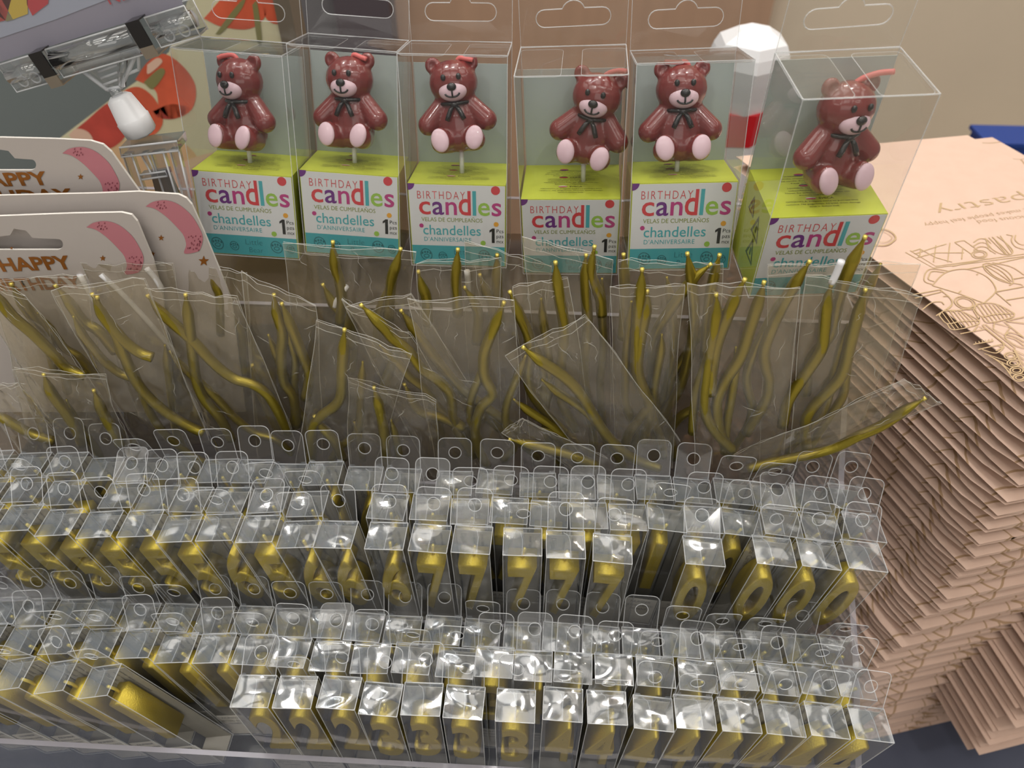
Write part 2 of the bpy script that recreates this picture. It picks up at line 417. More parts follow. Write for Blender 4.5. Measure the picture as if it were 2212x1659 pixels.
def make_letters():
    mb = MB(); d = BD / 2 - .0006
    put_text(mb, 'NUMBER', 'box_print', (0, -d - .0001, .0285), X3, Z3, width=.014, center=True, shear=.2)
    put_text(mb, 'SETTING GOLD', 'box_print', (0, -d - .0001, .0238), X3, Z3, width=.019, center=True, shear=.2)
    put_text(mb, 'MOMENT', 'box_print', (0, -d - .0001, .019), X3, Z3, width=.012, center=True, shear=.2)
    put_text(mb, 'Digital Candle', 'box_print', (-.0085, d - .0006, BH - .007), -Z3, X3, width=.026)
    put_text(mb, 'keep away from children', 'box_print', (-.001, d - .0006, BH - .007), -Z3, X3, width=.03)
    put_text(mb, 'never leave unattended', 'box_print', (.004, d - .0006, BH - .007), -Z3, X3, width=.03)
    return mb.data('lettering')
LETT = make_letters()
def make_numeral(dg):
    cu = bpy.data.curves.new('n', 'FONT'); cu.body = dg; cu.size = 1; cu.extrude = .11; cu.bevel_depth = .018; cu.bevel_resolution = 1; cu.offset = .012; cu.resolution_u = 5
    o = bpy.data.objects.new('n', cu); sc.collection.objects.link(o)
    me = bpy.data.meshes.new_from_object(o.evaluated_get(bpy.context.evaluated_depsgraph_get())); bpy.data.objects.remove(o); bpy.data.curves.remove(cu)
    xs = [v.co.x for v in me.vertices]; ys = [v.co.y for v in me.vertices]; zs = [v.co.z for v in me.vertices]
    wd_ = .0085 if dg == '1' else .0185; ht = .056
    for v in me.vertices:
        x, y, z = v.co
        v.co = ((x - (min(xs) + max(xs)) / 2) / (max(xs) - min(xs)) * wd_, -z / (max(zs) - min(zs)) * .0158 - .0002, (y - min(ys)) / (max(ys) - min(ys)) * ht + BH - .0175 - ht)
    me.materials.clear(); me.materials.append(M['gold']); me.name = 'gold_numeral'; me.update()
    return me
NUM = {d: make_numeral(d) for d in '01234567'}
def make_wick(dg):
    x = {'4': .003, '1': 0}.get(dg, 0); z = BH - .0185
    return MB().tube([(x, .0005, z), (x + .0006, .0004, z + .006), (x + .0014, -.0008, z + .0125)], .0011, 'gold_tip', 6).data('wick')
WICK = {d: make_wick(d) for d in '01234567'}
TIER = {'lower': .148, 'upper': .215}
ROWREF = {('lower', 'front'): (1220, 1526), ('lower', 'middle'): (1238, 1441), ('lower', 'back'): (1210, 1375),
          ('upper', 'front'): (1129, 1171), ('upper', 'middle'): (1100, 1106), ('upper', 'back'): (1070, 1043)}
def solve_row(px, y, z):
    lo, hi = 700, 1750
    for _ in range(40):
        m = (lo + hi) / 2
        if P(px, m, z=z).y > y: lo = m
        else: hi = m
    return P(px, lo, z=z)
ROWS = {
 ('lower', 'front'): [(-261, '1', 21), (-166, '1', 21), (-71, '1', 21), (24, '1', 21), (119, '1', 21), (214, '1', 21), (548, '2', 4), (638, '2', 3), (733, '2', 2), (823, '3', 1), (912, '3', 0), (1003, '3', 0), (1114, '3', 0),
                      (1216, '4', 0), (1311, '4', -1), (1411, '4', -3), (1501, '4', -3), (1597, '4', -5), (1692, '4', -7), (1786, '4', -8.5), (1880, '4', -10)],
 ('lower', 'middle'): [(-117, '1', 11), (-34, '1', 11), (49, '1', 11), (132, '1', 11), (215, '1', 11), (298, '1', 11), (381, '1', 10), (464, '1', 9), (547, '2', 6), (626, '2', 4), (713, '2', 3), (801, '3', 1), (891, '3', 0), (985, '3', 0),
                       (1068, '3', 0), (1152, '4', 0), (1238, '4', 0), (1326, '4', -1), (1416, '4', -2), (1507, '4', -3), (1592, '4', -5), (1680, '4', -7), (1765, '4', -9), (1846, '4', -11)],
 ('lower', 'back'): [(-70, '1', 8), (10, '1', 8), (76, '1', 8), (152, '1', 9), (226, '1', 8), (300, '1', 7), (380, '1', 6), (462, '1', 6), (545, '2', 5), (626, '2', 3), (704, '2', 2), (787, '2', 1), (870, '3', 0), (956, '3', 0),
                     (1041, '3', 0), (1128, '3', 0), (1212, '4', 0), (1298, '4', 0), (1384, '4', -1), (1470, '4', -1), (1556, '4', -2), (1644, '4', -3), (1733, '4', -5), (1815, '4', -7)],
 ('upper', 'front'): [(-45, '5', 9), (42, '5', 9), (128, '5', 9), (216, '5', 9), (304, '5', 8), (388, '5', 8), (473, '6', 7), (558, '5', 7), (645, '6', 7), (726, '6', 5), (835, '6', 2), (929, '7', 1), (1020, '7', 1),
                      (1129, '7', 0), (1222, '7', 0), (1323, '7', -1), (1520, '0', -2), (1672, '0', -5), (1768, '0', -6), (1866, '0', -7)],
 ('upper', 'middle'): [(-30, '5', 8), (52, '5', 8), (136, '5', 8), (262, '5', 7), (340, '5', 7), (412, '5', 6), (494, '6', 6), (580, '6', 6), (665, '6', 5), (838, '6', 1), (929, '7', 0), (1015, '7', 0), (1100, '7', 0),
                       (1186, '7', 0), (1271, '7', 0), (1357, '7', 0), (1440, '1', -4), (1520, '0', -3), (1602, '0', -4), (1688, '0', -6), (1773, '0', -7.5), (1866, '0', -8.5)],
 ('upper', 'back'): [(-20, '5', 7), (62, '5', 7), (142, '5', 7), (222, '5', 6), (300, '5', 6), (378, '5', 6), (470, '6', 5), (545, '6', 5), (618, '6', 5), (698, '6', 4), (785, '6', 2), (868, '6', 1), (981, '7', 0),
                     (1070, '7', 0), (1162, '7', 0), (1246, '7', 0), (1330, '7', 0), (1413, '0', -1), (1496, '0', -2), (1584, '0', -2), (1666, '0', -4), (1750, '0', -6), (1834, '0', -8)]}
WORD = {'0': 'oval', '1': 'one', '2': 'two', '3': 'three', '4': 'four', '5': 'five', '6': 'six', '7': 'seven'}
def number_box(pos, lean, dg, label, group, tab_tilt, k, yaw):
    T = Matrix.Translation(pos) @ Euler((0, R(-lean), 0)).to_matrix().to_4x4() @ Matrix.Rotation(yaw, 4, 'Z') @ Matrix.Translation((0, 0, -BH))
    r = thing('number_candle_box', label, 'boxed candle', T, group)
    link('clear_box', SHELLS[k % len(SHELLS)], r)
    link('hang_tab', TAB, r, Matrix.Translation((0, BD / 2 - .0003, BH)) @ Matrix.Rotation(-tab_tilt, 4, 'X'))
    c = link('backing_card', CARD, r); link('lettering', LETT, c)
    n = link('gold_numeral', NUM[dg], r); link('wick', WICK[dg], n)
    return r
for (tier, row), lst in ROWS.items():
    z0 = TIER[tier]; y0 = P(*ROWREF[(tier, row)], z=z0).y; N = len(lst)
    for i, (px, dg, lean) in enumerate(lst):
        z = z0 + rnd.uniform(-.0022, .0022)
        p = solve_row(px, y0 + rnd.uniform(-.0007, .0007), z)
        if row == 'front' and tier == 'lower' and i < 6: p.y += .0008 * (6 - i)
        tilt = R(rnd.uniform(12, 34)) if row == 'back' else R(rnd.choice([rnd.uniform(18, 40), rnd.uniform(30, 70), rnd.uniform(0, 30)]))
        if rnd.random() < .18: tilt = R(rnd.uniform(-12, 5))
        if (tier, row, px) == ('upper', 'middle', 1602): tilt = R(8)
        end = 'paper bag end'
        number_box(p, lean, dg, f'boxed gold {WORD[dg]} candle, {ordinal(N - i)} from {end}, {row} row of {tier} tier',
                   f'boxed number candles in the {tier} tier', tilt, rnd.randrange(9), R(rnd.uniform(-2.5, 2.5)) if abs(lean) < 7 else R(rnd.uniform(-.4, .4)))

# ------------------------------------------------------------------ clear acrylic stepped display
dsp = thing('acrylic_display', 'clear acrylic stepped counter display holding all the boxed and bagged candles', 'display stand')
XR, XL = .2130, -.60
yF = P(1220, 1526, z=.148).y; yM = P(1129, 1168, z=.215).y
y1, y2, y3 = yF - .0145, yM - .0125, P(1070, 1044, z=.215).y + .0127
y4 = y3 + .080; ZB = .288
def plate(name, lo, hi, mat='acrylic'):
    mb = MB().box(lo, hi, mat)
    x0, y0, z0 = lo; x1, y1_, z1 = hi
    if y1_ - y0 < .004: mb.box((x0, y0 - .0001, z1), (x1, y1_ + .0001, z1 + .0004), 'acrylic_edge')
    return mb.build(name, dsp)
plate('front_panel', (XL, y1 - .003, TZ + .004), (XR, y1, .082))
plate('step_panel', (XL, y2 - .002, TZ + .004), (XR, y2, .132))
plate('step_panel', (XL, y3, TZ + .004), (XR, y3 + .002, .195))
plate('step_panel', (XL, y4 - .003, TZ + .004), (XR, y4, ZB), 'tinted_acrylic')
plate('tray_floor', (XL, y1, .018), (XR, y2 - .002, .021)); plate('tray_floor', (XL, y2, .0865), (XR, y3, .0895)); plate('tray_floor', (XL, y3 + .002, .165), (XR, y4 - .003, .168))
plate('top_shelf', (XL, y4, ZB - .004), (XR, y4 + .096, ZB), 'tinted_acrylic'); plate('back_panel', (XL, y4 + .096, TZ + .004), (XR, y4 + .099, ZB + .03))
plate('base_plate', (XL, y1 - .003, TZ), (XR, y4 + .099, TZ + .004))
for xs in (XR, XL - .004):
    prof = [(y1 - .003, TZ), (y1 - .003, .085), (y2 - .012, .135), (y3 - .01, .180), (y3 + .02, .192), (y4 - .002, .255), (y4 + .02, .284), (y4 + .099, .284), (y4 + .099, TZ)]
    mb = MB().poly(prof, [], 'acrylic', lambda a, b: Vector((xs, a, b)), (.004, 0, 0), 'acrylic_edge'); mb.build('side_panel', dsp)

# ------------------------------------------------------------------ bagged wavy candles
CND = dict(
 c1=[(-30, 612), (0, 650), (29, 685), (72, 722), (116, 766), (145, 795), (185, 812)], c2=[(25, 615), (40, 641), (66, 679), (84, 705), (104, 740), (120, 800)], c3=[(121, 618), (145, 647), (179, 693), (214, 716), (250, 760)],
 c4=[(210, 643), (220, 676), (249, 719), (266, 760), (289, 815), (318, 855), (362, 893), (405, 919), (440, 935)], c5=[(200, 637), (222, 680), (258, 725), (278, 745), (304, 763), (330, 772)],
 c6=[(320, 640), (347, 673), (382, 705), (420, 740), (463, 786), (506, 818), (550, 832), (585, 862), (622, 934)], c7=[(401, 638), (405, 670), (411, 719), (417, 771), (425, 824), (443, 864), (477, 905), (500, 950)],
 c8=[(451, 583), (463, 610), (474, 632), (477, 665), (478, 720)], c9=[(592, 638), (596, 670), (610, 719), (608, 771), (613, 824), (634, 858), (640, 920)], c10=[(609, 657), (627, 700), (655, 770), (668, 810), (660, 860)],
 c11=[(95, 810), (110, 847), (139, 887), (162, 922), (178, 960)], c12=[(-30, 880), (0, 899), (35, 919), (72, 939), (118, 953)], c13=[(203, 844), (220, 887), (246, 934), (260, 960)],
 c34=[(545, 790), (560, 838), (594, 915), (625, 942)], c15=[(719, 524), (720, 544), (725, 581), (732, 601), (738, 640), (735, 700)], c16=[(865, 539), (857, 568), (847, 598), (843, 635), (840, 690)], c17=[(698, 616), (719, 655), (745, 690), (760, 750)],
 c18=[(781, 660), (803, 682), (830, 709), (847, 730), (881, 757), (911, 797), (948, 824), (972, 851), (979, 898), (989, 932), (1024, 985)], c19=[(744, 713), (742, 743), (739, 804), (737, 851), (725, 875), (695, 898), (676, 925), (673, 979), (672, 1015)],
 c20=[(808, 838), (817, 871), (827, 919), (833, 973), (837, 1040)], c21=[(859, 736), (850, 780), (833, 824), (825, 870)], c22=[(1088, 655), (1066, 709), (1046, 763), (1046, 811), (1063, 851), (1039, 881), (1027, 925), (1033, 966), (1052, 1005)],
 c23=[(1102, 632), (1120, 676), (1141, 723), (1144, 770), (1141, 821), (1154, 858), (1188, 902), (1218, 935)], c24=[(1131, 751), (1164, 777), (1215, 811), (1252, 848), (1283, 898), (1310, 939), (1350, 979), (1391, 1000), (1424, 1012)],
 c25=[(1102, 949), (1131, 956), (1181, 969), (1232, 983), (1289, 1006)], c26=[(904, 588), (911, 615), (921, 645), (925, 700)], c27=[(989, 540), (987, 568), (985, 610), (990, 680)], c28=[(1074, 552), (1073, 600), (1075, 640), (1080, 700)],
 c29=[(1037, 595), (1049, 628), (1063, 655), (1070, 710)], c30=[(1004, 622), (1022, 650), (1033, 680), (1030, 740)], c31=[(867, 672), (898, 716), (931, 763), (982, 824), (1033, 868), (1080, 902), (1118, 932)],
 c32=[(874, 831), (904, 885), (955, 902), (1003, 924)], c33=[(940, 860), (945, 881), (952, 940), (957, 1000)], c35=[(680, 900), (695, 922), (722, 952), (741, 992)], c36=[(1200, 568), (1203, 601), (1208, 642), (1218, 703), (1215, 770), (1208, 824), (1215, 871), (1242, 928)],
 c37=[(1266, 552), (1264, 581), (1266, 642), (1269, 700), (1262, 790), (1269, 871), (1282, 939), (1279, 985)], c38=[(1284, 534), (1276, 590), (1296, 642), (1300, 680)], c39=[(1347, 551), (1349, 601), (1350, 660), (1345, 730)],
 c40=[(1387, 583), (1385, 615), (1377, 689), (1374, 757), (1374, 797), (1391, 848), (1404, 871), (1384, 902), (1357, 939), (1348, 980)], c41=[(1398, 630), (1397, 662), (1387, 716), (1379, 770), (1380, 811), (1397, 858), (1403, 895), (1390, 950)],
 c42=[(1534, 572), (1495, 605), (1448, 669), (1418, 716), (1407, 770), (1411, 838), (1420, 900)], c43=[(1485, 549), (1492, 595), (1500, 680), (1490, 760), (1468, 838), (1438, 888), (1416, 944)], c44=[(1554, 552), (1542, 601), (1532, 652), (1525, 740), (1518, 830), (1509, 875), (1472, 898), (1445, 932), (1430, 972)],
 c45=[(1547, 637), (1548, 669), (1539, 736), (1529, 797), (1522, 865), (1529, 905), (1553, 942), (1583, 972)], c46=[(1608, 605), (1586, 649), (1553, 730), (1540, 790), (1535, 850)], c47=[(1650, 611), (1644, 635), (1620, 709), (1600, 770), (1566, 824), (1549, 868), (1553, 922), (1568, 965)],
 c48=[(1748, 566), (1716, 615), (1682, 676), (1659, 730), (1651, 763), (1655, 797), (1662, 824), (1655, 865), (1612, 936)], c50=[(1796, 615), (1787, 649), (1780, 716), (1773, 757), (1736, 814), (1703, 865), (1690, 920)],
 c51=[(1869, 627), (1858, 662), (1838, 736), (1821, 804), (1797, 838), (1760, 875), (1740, 912), (1743, 980)], c52=[(1868, 513), (1851, 547), (1831, 588), (1810, 650), (1795, 720), (1750, 780), (1740, 850)],
 c53=[(1996, 861), (1956, 885), (1905, 919), (1854, 942), (1797, 969), (1716, 989), (1662, 1000), (1615, 1013)])
STK = dict(s1=[(172, 592), (205, 650), (215, 668)], s2=[(218, 592), (270, 640), (330, 705), (385, 770)], s3=[(316, 578), (335, 600), (350, 625)], s4=[(1009, 585), (1012, 620), (1014, 640)], s5=[(1818, 563), (1806, 592), (1796, 612)], s6=[(748, 618), (728, 650), (722, 662)])
BAGS = [  # top corners, bottom corners, distance back, candles, holders, label
 ((1488, 612), (1728, 622), (1500, 1020), (1690, 1020), -.002, 'c45 c46 c47', '', 'clear bag of bent gold candles standing second from the paper bags, front layer'),
 ((1742, 595), (1992, 640), (1700, 1020), (1875, 990), .002, 'c50 c51', 's5', 'clear bag of bent gold candles standing closest to the paper bags'),
 ((1660, 573), (1985, 568), (1640, 1010), (1850, 960), .010, 'c52 c48', '', 'tall clear bag of gold candles overlapping the bear box closest to paper bags'),
 ((1955, 820), (2035, 872), (1585, 985), (1600, 1042), -.006, 'c53', '', 'clear bag with one gold candle sticking out sideways over the display edge'),
 ((1318, 620), (1478, 617), (1330, 1010), (1450, 1010), .014, 'c41 c40', '', 'narrow clear bag of two gold candles below the fifth bear box'),
 ((1088, 765), (1265, 685), (1300, 1040), (1472, 952), .000, 'c24', '', 'tilted clear bag with pointed top corner and one curved gold candle'),
 ((880, 650), (1110, 643), (945, 1020), (1130, 1010), .004, 'c22', '', 'clear bag with one S-curved gold candle below the third bear box'),
 ((1110, 618), (1228, 600), (1150, 1010), (1290, 1010), .018, 'c23 c36', '', 'clear bag of two gold candles behind the pointed tilted bag'),
 ((1130, 512), (1322, 560), (1180, 1000), (1320, 1000), .036, 'c37 c38 c39', '', 'crumpled clear bag of gold candles in front of the fourth bear box'),
 ((1335, 562), (1560, 572), (1370, 1000), (1540, 1000), .030, 'c42 c43 c44', '', 'clear bag of gold candles in front of the fifth bear box'),
 ((683, 690), (890, 766), (640, 1020), (800, 1030), -.001, 'c19 c35', '', 'clear bag with one hook-bent gold candle in front of the others'),
 ((738, 645), (888, 722), (930, 1030), (1040, 1010), .010, 'c18 c32', '', 'slanting clear bag with a long gold candle kinked at its middle'),
 ((750, 818), (942, 862), (760, 1050), (950, 1050), -.004, 'c20', '', 'low clear bag with one short straight gold candle behind number boxes'),
 ((750, 662), (886, 635), (990, 1000), (1112, 980), .022, 'c31 c21', '', 'slanting clear bag of gold candles behind the S-curved candle bag'),
 ((612, 526), (900, 542), (660, 990), (850, 990), .046, 'c15 c16 c17', 's6', 'wide clear bag of gold candles in front of second bear box'),
 ((903, 565), (1080, 560), (930, 980), (1080, 980), .040, 'c26 c27 c30 c33', '', 'clear bag of gold candles in front of third bear box'),
 ((1000, 520), (1192, 575), (1020, 980), (1150, 980), .050, 'c28 c29', 's4', 'clear bag of gold candles between third and fourth bear boxes'),
 ((520, 588), (682, 660), (560, 1000), (700, 985), .020, 'c9 c10 c34', '', 'clear bag of gold candles below the first bear box'),
 ((312, 622), (515, 643), (480, 1000), (640, 960), .012, 'c6 c7', '', 'clear bag of two long gold candles below the birthday hang cards'),
 ((392, 562), (530, 590), (440, 960), (560, 960), .046, 'c8', '', 'clear bag with one gold candle before the furthest-out birthday hang card'),
 ((110, 627), (312, 600), (300, 960), (452, 950), .006, 'c4 c5', '', 'clear bag of two crossing gold candles below the word HAPPY'),
 ((-20, 608), (182, 593), (60, 940), (252, 940), .020, 'c2 c3', '', 'clear bag of two gold candles covering the word BIRTHDAY'),
 ((-70, 590), (60, 640), (100, 900), (222, 860), .010, 'c1', '', 'clear bag with one thick straight gold candle at the cut-off end'),
 ((30, 795), (225, 812), (110, 1000), (292, 1000), -.003, 'c11 c13', '', 'low clear bag of two gold candles at the cut-off end'),
 ((-50, 838), (40, 828), (60, 1000), (145, 965), -.005, 'c12', '', 'lowest clear bag with one gold candle lying almost flat'),
 ((178, 570), (372, 567), (300, 900), (432, 900), .036, '', 's1 s2 s3', 'clear bag of white candle holder sticks before the birthday cards'),
 ((1085, 932), (1130, 905), (1288, 1040), (1312, 990), -.005, 'c25', '', 'clear bag with one gold candle lying flat behind number boxes')]
def wob(u, v, k): return math.sin(5 * u + k) * math.sin(4 * v + 2 * k) * .5 + .35 * math.sin(11 * u - 3 * v + 3 * k) + .3 * math.sin(7 * v + 5 * u + k * 1.7) + .25 * math.sin(17 * (u * .6 + v * .8) + k)
yB = P(1070, 1044, z=.215).y + .0265
for bi, (a, b, c, d_, dy, cs, ss, lab) in enumerate(BAGS):
    y = yB + dy
    A, B, C, D = (P(*q, y=y) for q in (a, b, c, d_))
    C, D = (q if q.z > .172 else w.lerp(q, (w.z - .172) / (w.z - q.z)) for q, w in ((C, A), (D, B)))
    r = thing('candle_bag', lab, 'bagged candles', Matrix.Translation((C + D) / 2), 'bagged wavy candles'); o = (C + D) / 2
    mb = MB()
    for s in (1, -1):
        def fn(u, v, s=s):
            p = C.lerp(D, u).lerp(A.lerp(B, u), v); e = (math.sin(math.pi * u) ** .5 if 0 < u < 1 else 0) * (min(1, 3 * (1 - v)) ** .5 if v < 1 else .25)
            return p + Vector((.0012 * wob(v, u, bi), s * .0048 * e + .0017 * wob(u * 1.6, v * 2.2, bi * 1.3 + s), .0012 * wob(u * 2, v, bi + 2) * (1 if v > .9 else .3))) - o
        mb.grid(fn, 14, 20, 'bag_film')
        rim = [fn(0, k / 16) for k in range(17)] + [fn(k / 8, 1) for k in range(1, 9)] + [fn(1, 1 - k / 16) for k in range(1, 17)]
        mb.tube(rim, .00017, 'bag_edge', 4, False)
    mb.tube([fn(k / 10, .965) for k in range(11)], .00018, 'bag_edge', 4, False)
    q = random.Random(900 + bi)
    for k in range(9):   # pale threads drawn in as the white glints of crinkled film
        u0, v0 = q.uniform(.05, .95), q.choice([q.uniform(.72, .99), q.uniform(.1, .95)]); a_ = q.uniform(0, 6.3); ln_ = q.uniform(.05, .22)
        cr = [fn(min(.98, max(.02, u0 + ln_ * math.cos(a_) * t / 6 + .01 * math.sin(t * 1.7 + k))), min(.99, max(.02, v0 + ln_ * .7 * math.sin(a_) * t / 6))) - Vector((0, .0115 if k % 2 else 0, 0)) * .0 for t in range(7)]
        mb.tube(cr, [.00004, .0001, .00016, .0002, .00016, .0001, .00004], 'bag_edge', 4, False)
    mb.build('bag', r)
    for k, cn in enumerate(cs.split()):
        dd = .0018 * ((k % 3) - 1) if k else 0
        pts = [P(q.x, q.y, y=y + dd) - o for q in smooth_path([Vector((*q, 0)) for q in CND[cn]], 6)]
        pts = [p for p in pts if p.z + o.z > .1735]
        L = 0; rr = []; tip = .0105
        for i, p in enumerate(pts):
            if i: L += (p - pts[i - 1]).length
            rr.append(.0010 + (.0035 - .0010) * max(0, min(1, (L - .003) / tip)) ** .8)
        # a few denser points near the tip
        cd = MB().tube(pts, rr, 'gold_wave', 10).build('wavy_candle', r)
        dirn = (pts[0] - pts[1]).normalized()
        MB().tube([pts[0] - dirn * .001, pts[0] + dirn * .0012], .00125, 'gold_tip', 8).build('wick', cd)
    for k in range(2 if cs else 0):   # further candles of the same pack, deeper in the bag
        cn = cs.split()[k % len(cs.split())]; q = CND[cn]
        if len(q) < 5 or cn in ('c53', 'c25', 'c12', 'c1'): continue
        sx, sy = (38, -34, 62)[k] + rnd.uniform(-12, 12), rnd.uniform(45, 120)
        pts = [P(v.x + sx, v.y + sy, y=y + (.0042, .0058, .0036)[k]) - o for v in smooth_path([Vector((*p, 0)) for p in q if p[1] + sy < 1015], 6)]
        pts = [p for p in pts if p.z + o.z > .172]
        if len(pts) < 8: continue
        L = 0; rr = []
        for i, p in enumerate(pts):
            if i: L += (p - pts[i - 1]).length
            rr.append(.0009 + .0020 * max(0, min(1, (L - .003) / .0105)) ** .8)
        cd = MB().tube(pts, rr, 'gold_wave', 8).build('wavy_candle', r)
    for sn in ss.split():
        MB().tube([P(q.x, q.y, y=y) - o for q in smooth_path([Vector((*q, 0)) for q in STK[sn]], 4)], .0019, 'white_plastic', 10).build('holder_stick', r)

# ------------------------------------------------------------------ bear candles in their cases
CW, CD_, CHT, SW, SH = .065, .050, .058, .0665, .134
def make_bear():
    mb = MB(); s = .001
    E = lambda c, r: mb.ell([v * s for v in c], [v * s for v in r], 'wax')
    def cap(a, b, ra, rb):
        a, b = Vector(a), Vector(b)
        for k in range(7): t = k / 6; q = ra + (rb - ra) * t; E(a.lerp(b, t), (q, q, q))
    E((0, 0, 19), (15, 12, 19)); E((0, 0, 12), (16, 12.5, 12)); E((0, -1.2, 46), (17, 14, 15)); E((0, -1, 33), (10, 9, 6))
    for k in (-1, 1):
        E((k * 13, 0, 58), (5.6, 3.6, 5.6)); cap((k * 11, -1, 30.5), (k * 20.5, -4, 20.5), 6.8, 7.4); cap((k * 8, -2, 8), (k * 11.5, -13, 9), 8, 7.6)
        E((k * 11.5, -14.5, 10.5), (6.8, 5, 8.6))
    me = mb.data('b'); o = bpy.data.objects.new('b', me); sc.collection.objects.link(o)
    md = o.modifiers.new('r', 'REMESH'); md.mode = 'VOXEL'; md.voxel_size = .0011; md.use_smooth_shade = True
    m2 = o.modifiers.new('s', 'SMOOTH'); m2.factor = .5; m2.iterations = 5
    res = bpy.data.meshes.new_from_object(o.evaluated_get(bpy.context.evaluated_depsgraph_get())); bpy.data.objects.remove(o)
    # press the small hollows of the inner ears
    for v in res.vertices:
        for k in (-1, 1):
            d = (v.co - Vector((k * .013, -.0036, .058))).length
            if d < .0034 and v.co.y < -.001: v.co.y += .0016 * (1 - (d / .0034) ** 2)
    for p in res.polygons: p.use_smooth = True
    res.materials.clear(); res.materials.append(M['wax']); res.name = 'bear_candle'; return res
BEAR = make_bear()
def bear_bits():
    out = []; s = .001
    V = lambda *p: Vector(p) * s
    out.append(('muzzle', MB().ell(V(0, -11.2, 41), V(9.6, 5.6, 6.5), 'wax_pink', None, 24, 16).data('muzzle')))
    out.append(('nose', MB().ell(V(0, -16.5, 43.9), V(3.3, 2.2, 2.6), 'black_paint').data('nose')))
    for k in (-1, 1): out.append(('eye', MB().ell(V(k * 5.2, -14.3, 50), V(1.7, 1.3, 2.1), 'black_paint').data('eye')))
    def on(x, z):  # point on the front of the muzzle
        q = max(0, 1 - (x / 9.6) ** 2 - ((z - 41) / 6.5) ** 2); return V(x, -11.2 - 5.6 * math.sqrt(q) - .15, z)
    mth = MB().tube([on(0, 43), on(0, 41), on(0, 39), on(0, 37.6)], .00062, 'black_paint', 8)
    mth.tube([on(4.9 * math.sin(t), 40.2 - 2.7 * math.cos(t)) for t in [R(-82 + 164 * k / 14) for k in range(15)]], .00062, 'black_paint', 8)
    out.append(('mouth', mth.data('mouth')))
    for k in (-1, 1):
        T = Matrix.Rotation(R(-14), 3, 'X') @ Matrix.Rotation(R(k * 12), 3, 'Y')
        out.append(('foot_pad', MB().ell(V(k * 11.8, -18.4, 10.8), V(6.1, 2.4, 8.0), 'wax_pink', T, 20, 12).data('foot_pad')))
    bow = MB().tube([V(10.2 * math.cos(a), -1 + 10.4 * math.sin(a), 33.2) for a in [2 * math.pi * k / 24 for k in range(24)]], .0013, 'black_paint', 8, closed=True)
    bow.ell(V(0, -11.8, 32.5), V(2.4, 1.6, 2), 'black_paint')
    for k in (-1, 1): bow.tube([V(k * .6, -11.8, 32.4), V(k * 3, -12.6, 29), V(k * 4.6, -13.2, 25.6), V(k * 6, -13.3, 22.6)], [.0011, .0016, .0018, .0016], 'black_paint', 8)
    out.append(('bow', bow.data('bow')))
    return out
BITS = bear_bits()
WKS = [[(0, 0, 58), (-3, -1, 62), (-10, -3, 61.5), (-14, -4, 60)], [(2, 0, 58), (4, -1, 61.5), (10, -3, 60), (14, -4, 59)], [(3, 0, 58), (6, -1, 61), (11, -3, 60), (15, -4, 59)], [(1, 0, 58), (5, -2, 62), (11, -5, 65), (16, -8, 66)],
       [(5, 0, 58), (2, -1, 62), (-4, -2, 62), (-12, -4, 62.5)], [(1, 0, 58), (5, -2, 62), (12, -5, 65), (19, -8, 66)]]
def card_base():
    mb = MB(); w, d, h = CW / 2, CD_ / 2, CHT
    mb.box((-w, -d, .0005), (w, d, h), 'lime'); e = .0002
    mb.box((-w + .0004, -d - e, .0148), (w - .0004, -d, h - .0006), 'card_white'); mb.box((-w + .0004, -d - e, .0008), (w - .0004, -d, .0148), 'teal')
    mb.box((-w, d - .0006, h), (w, d, .124), 'back_grey')
    return mb.data('printed_card')
CARDB = card_base()
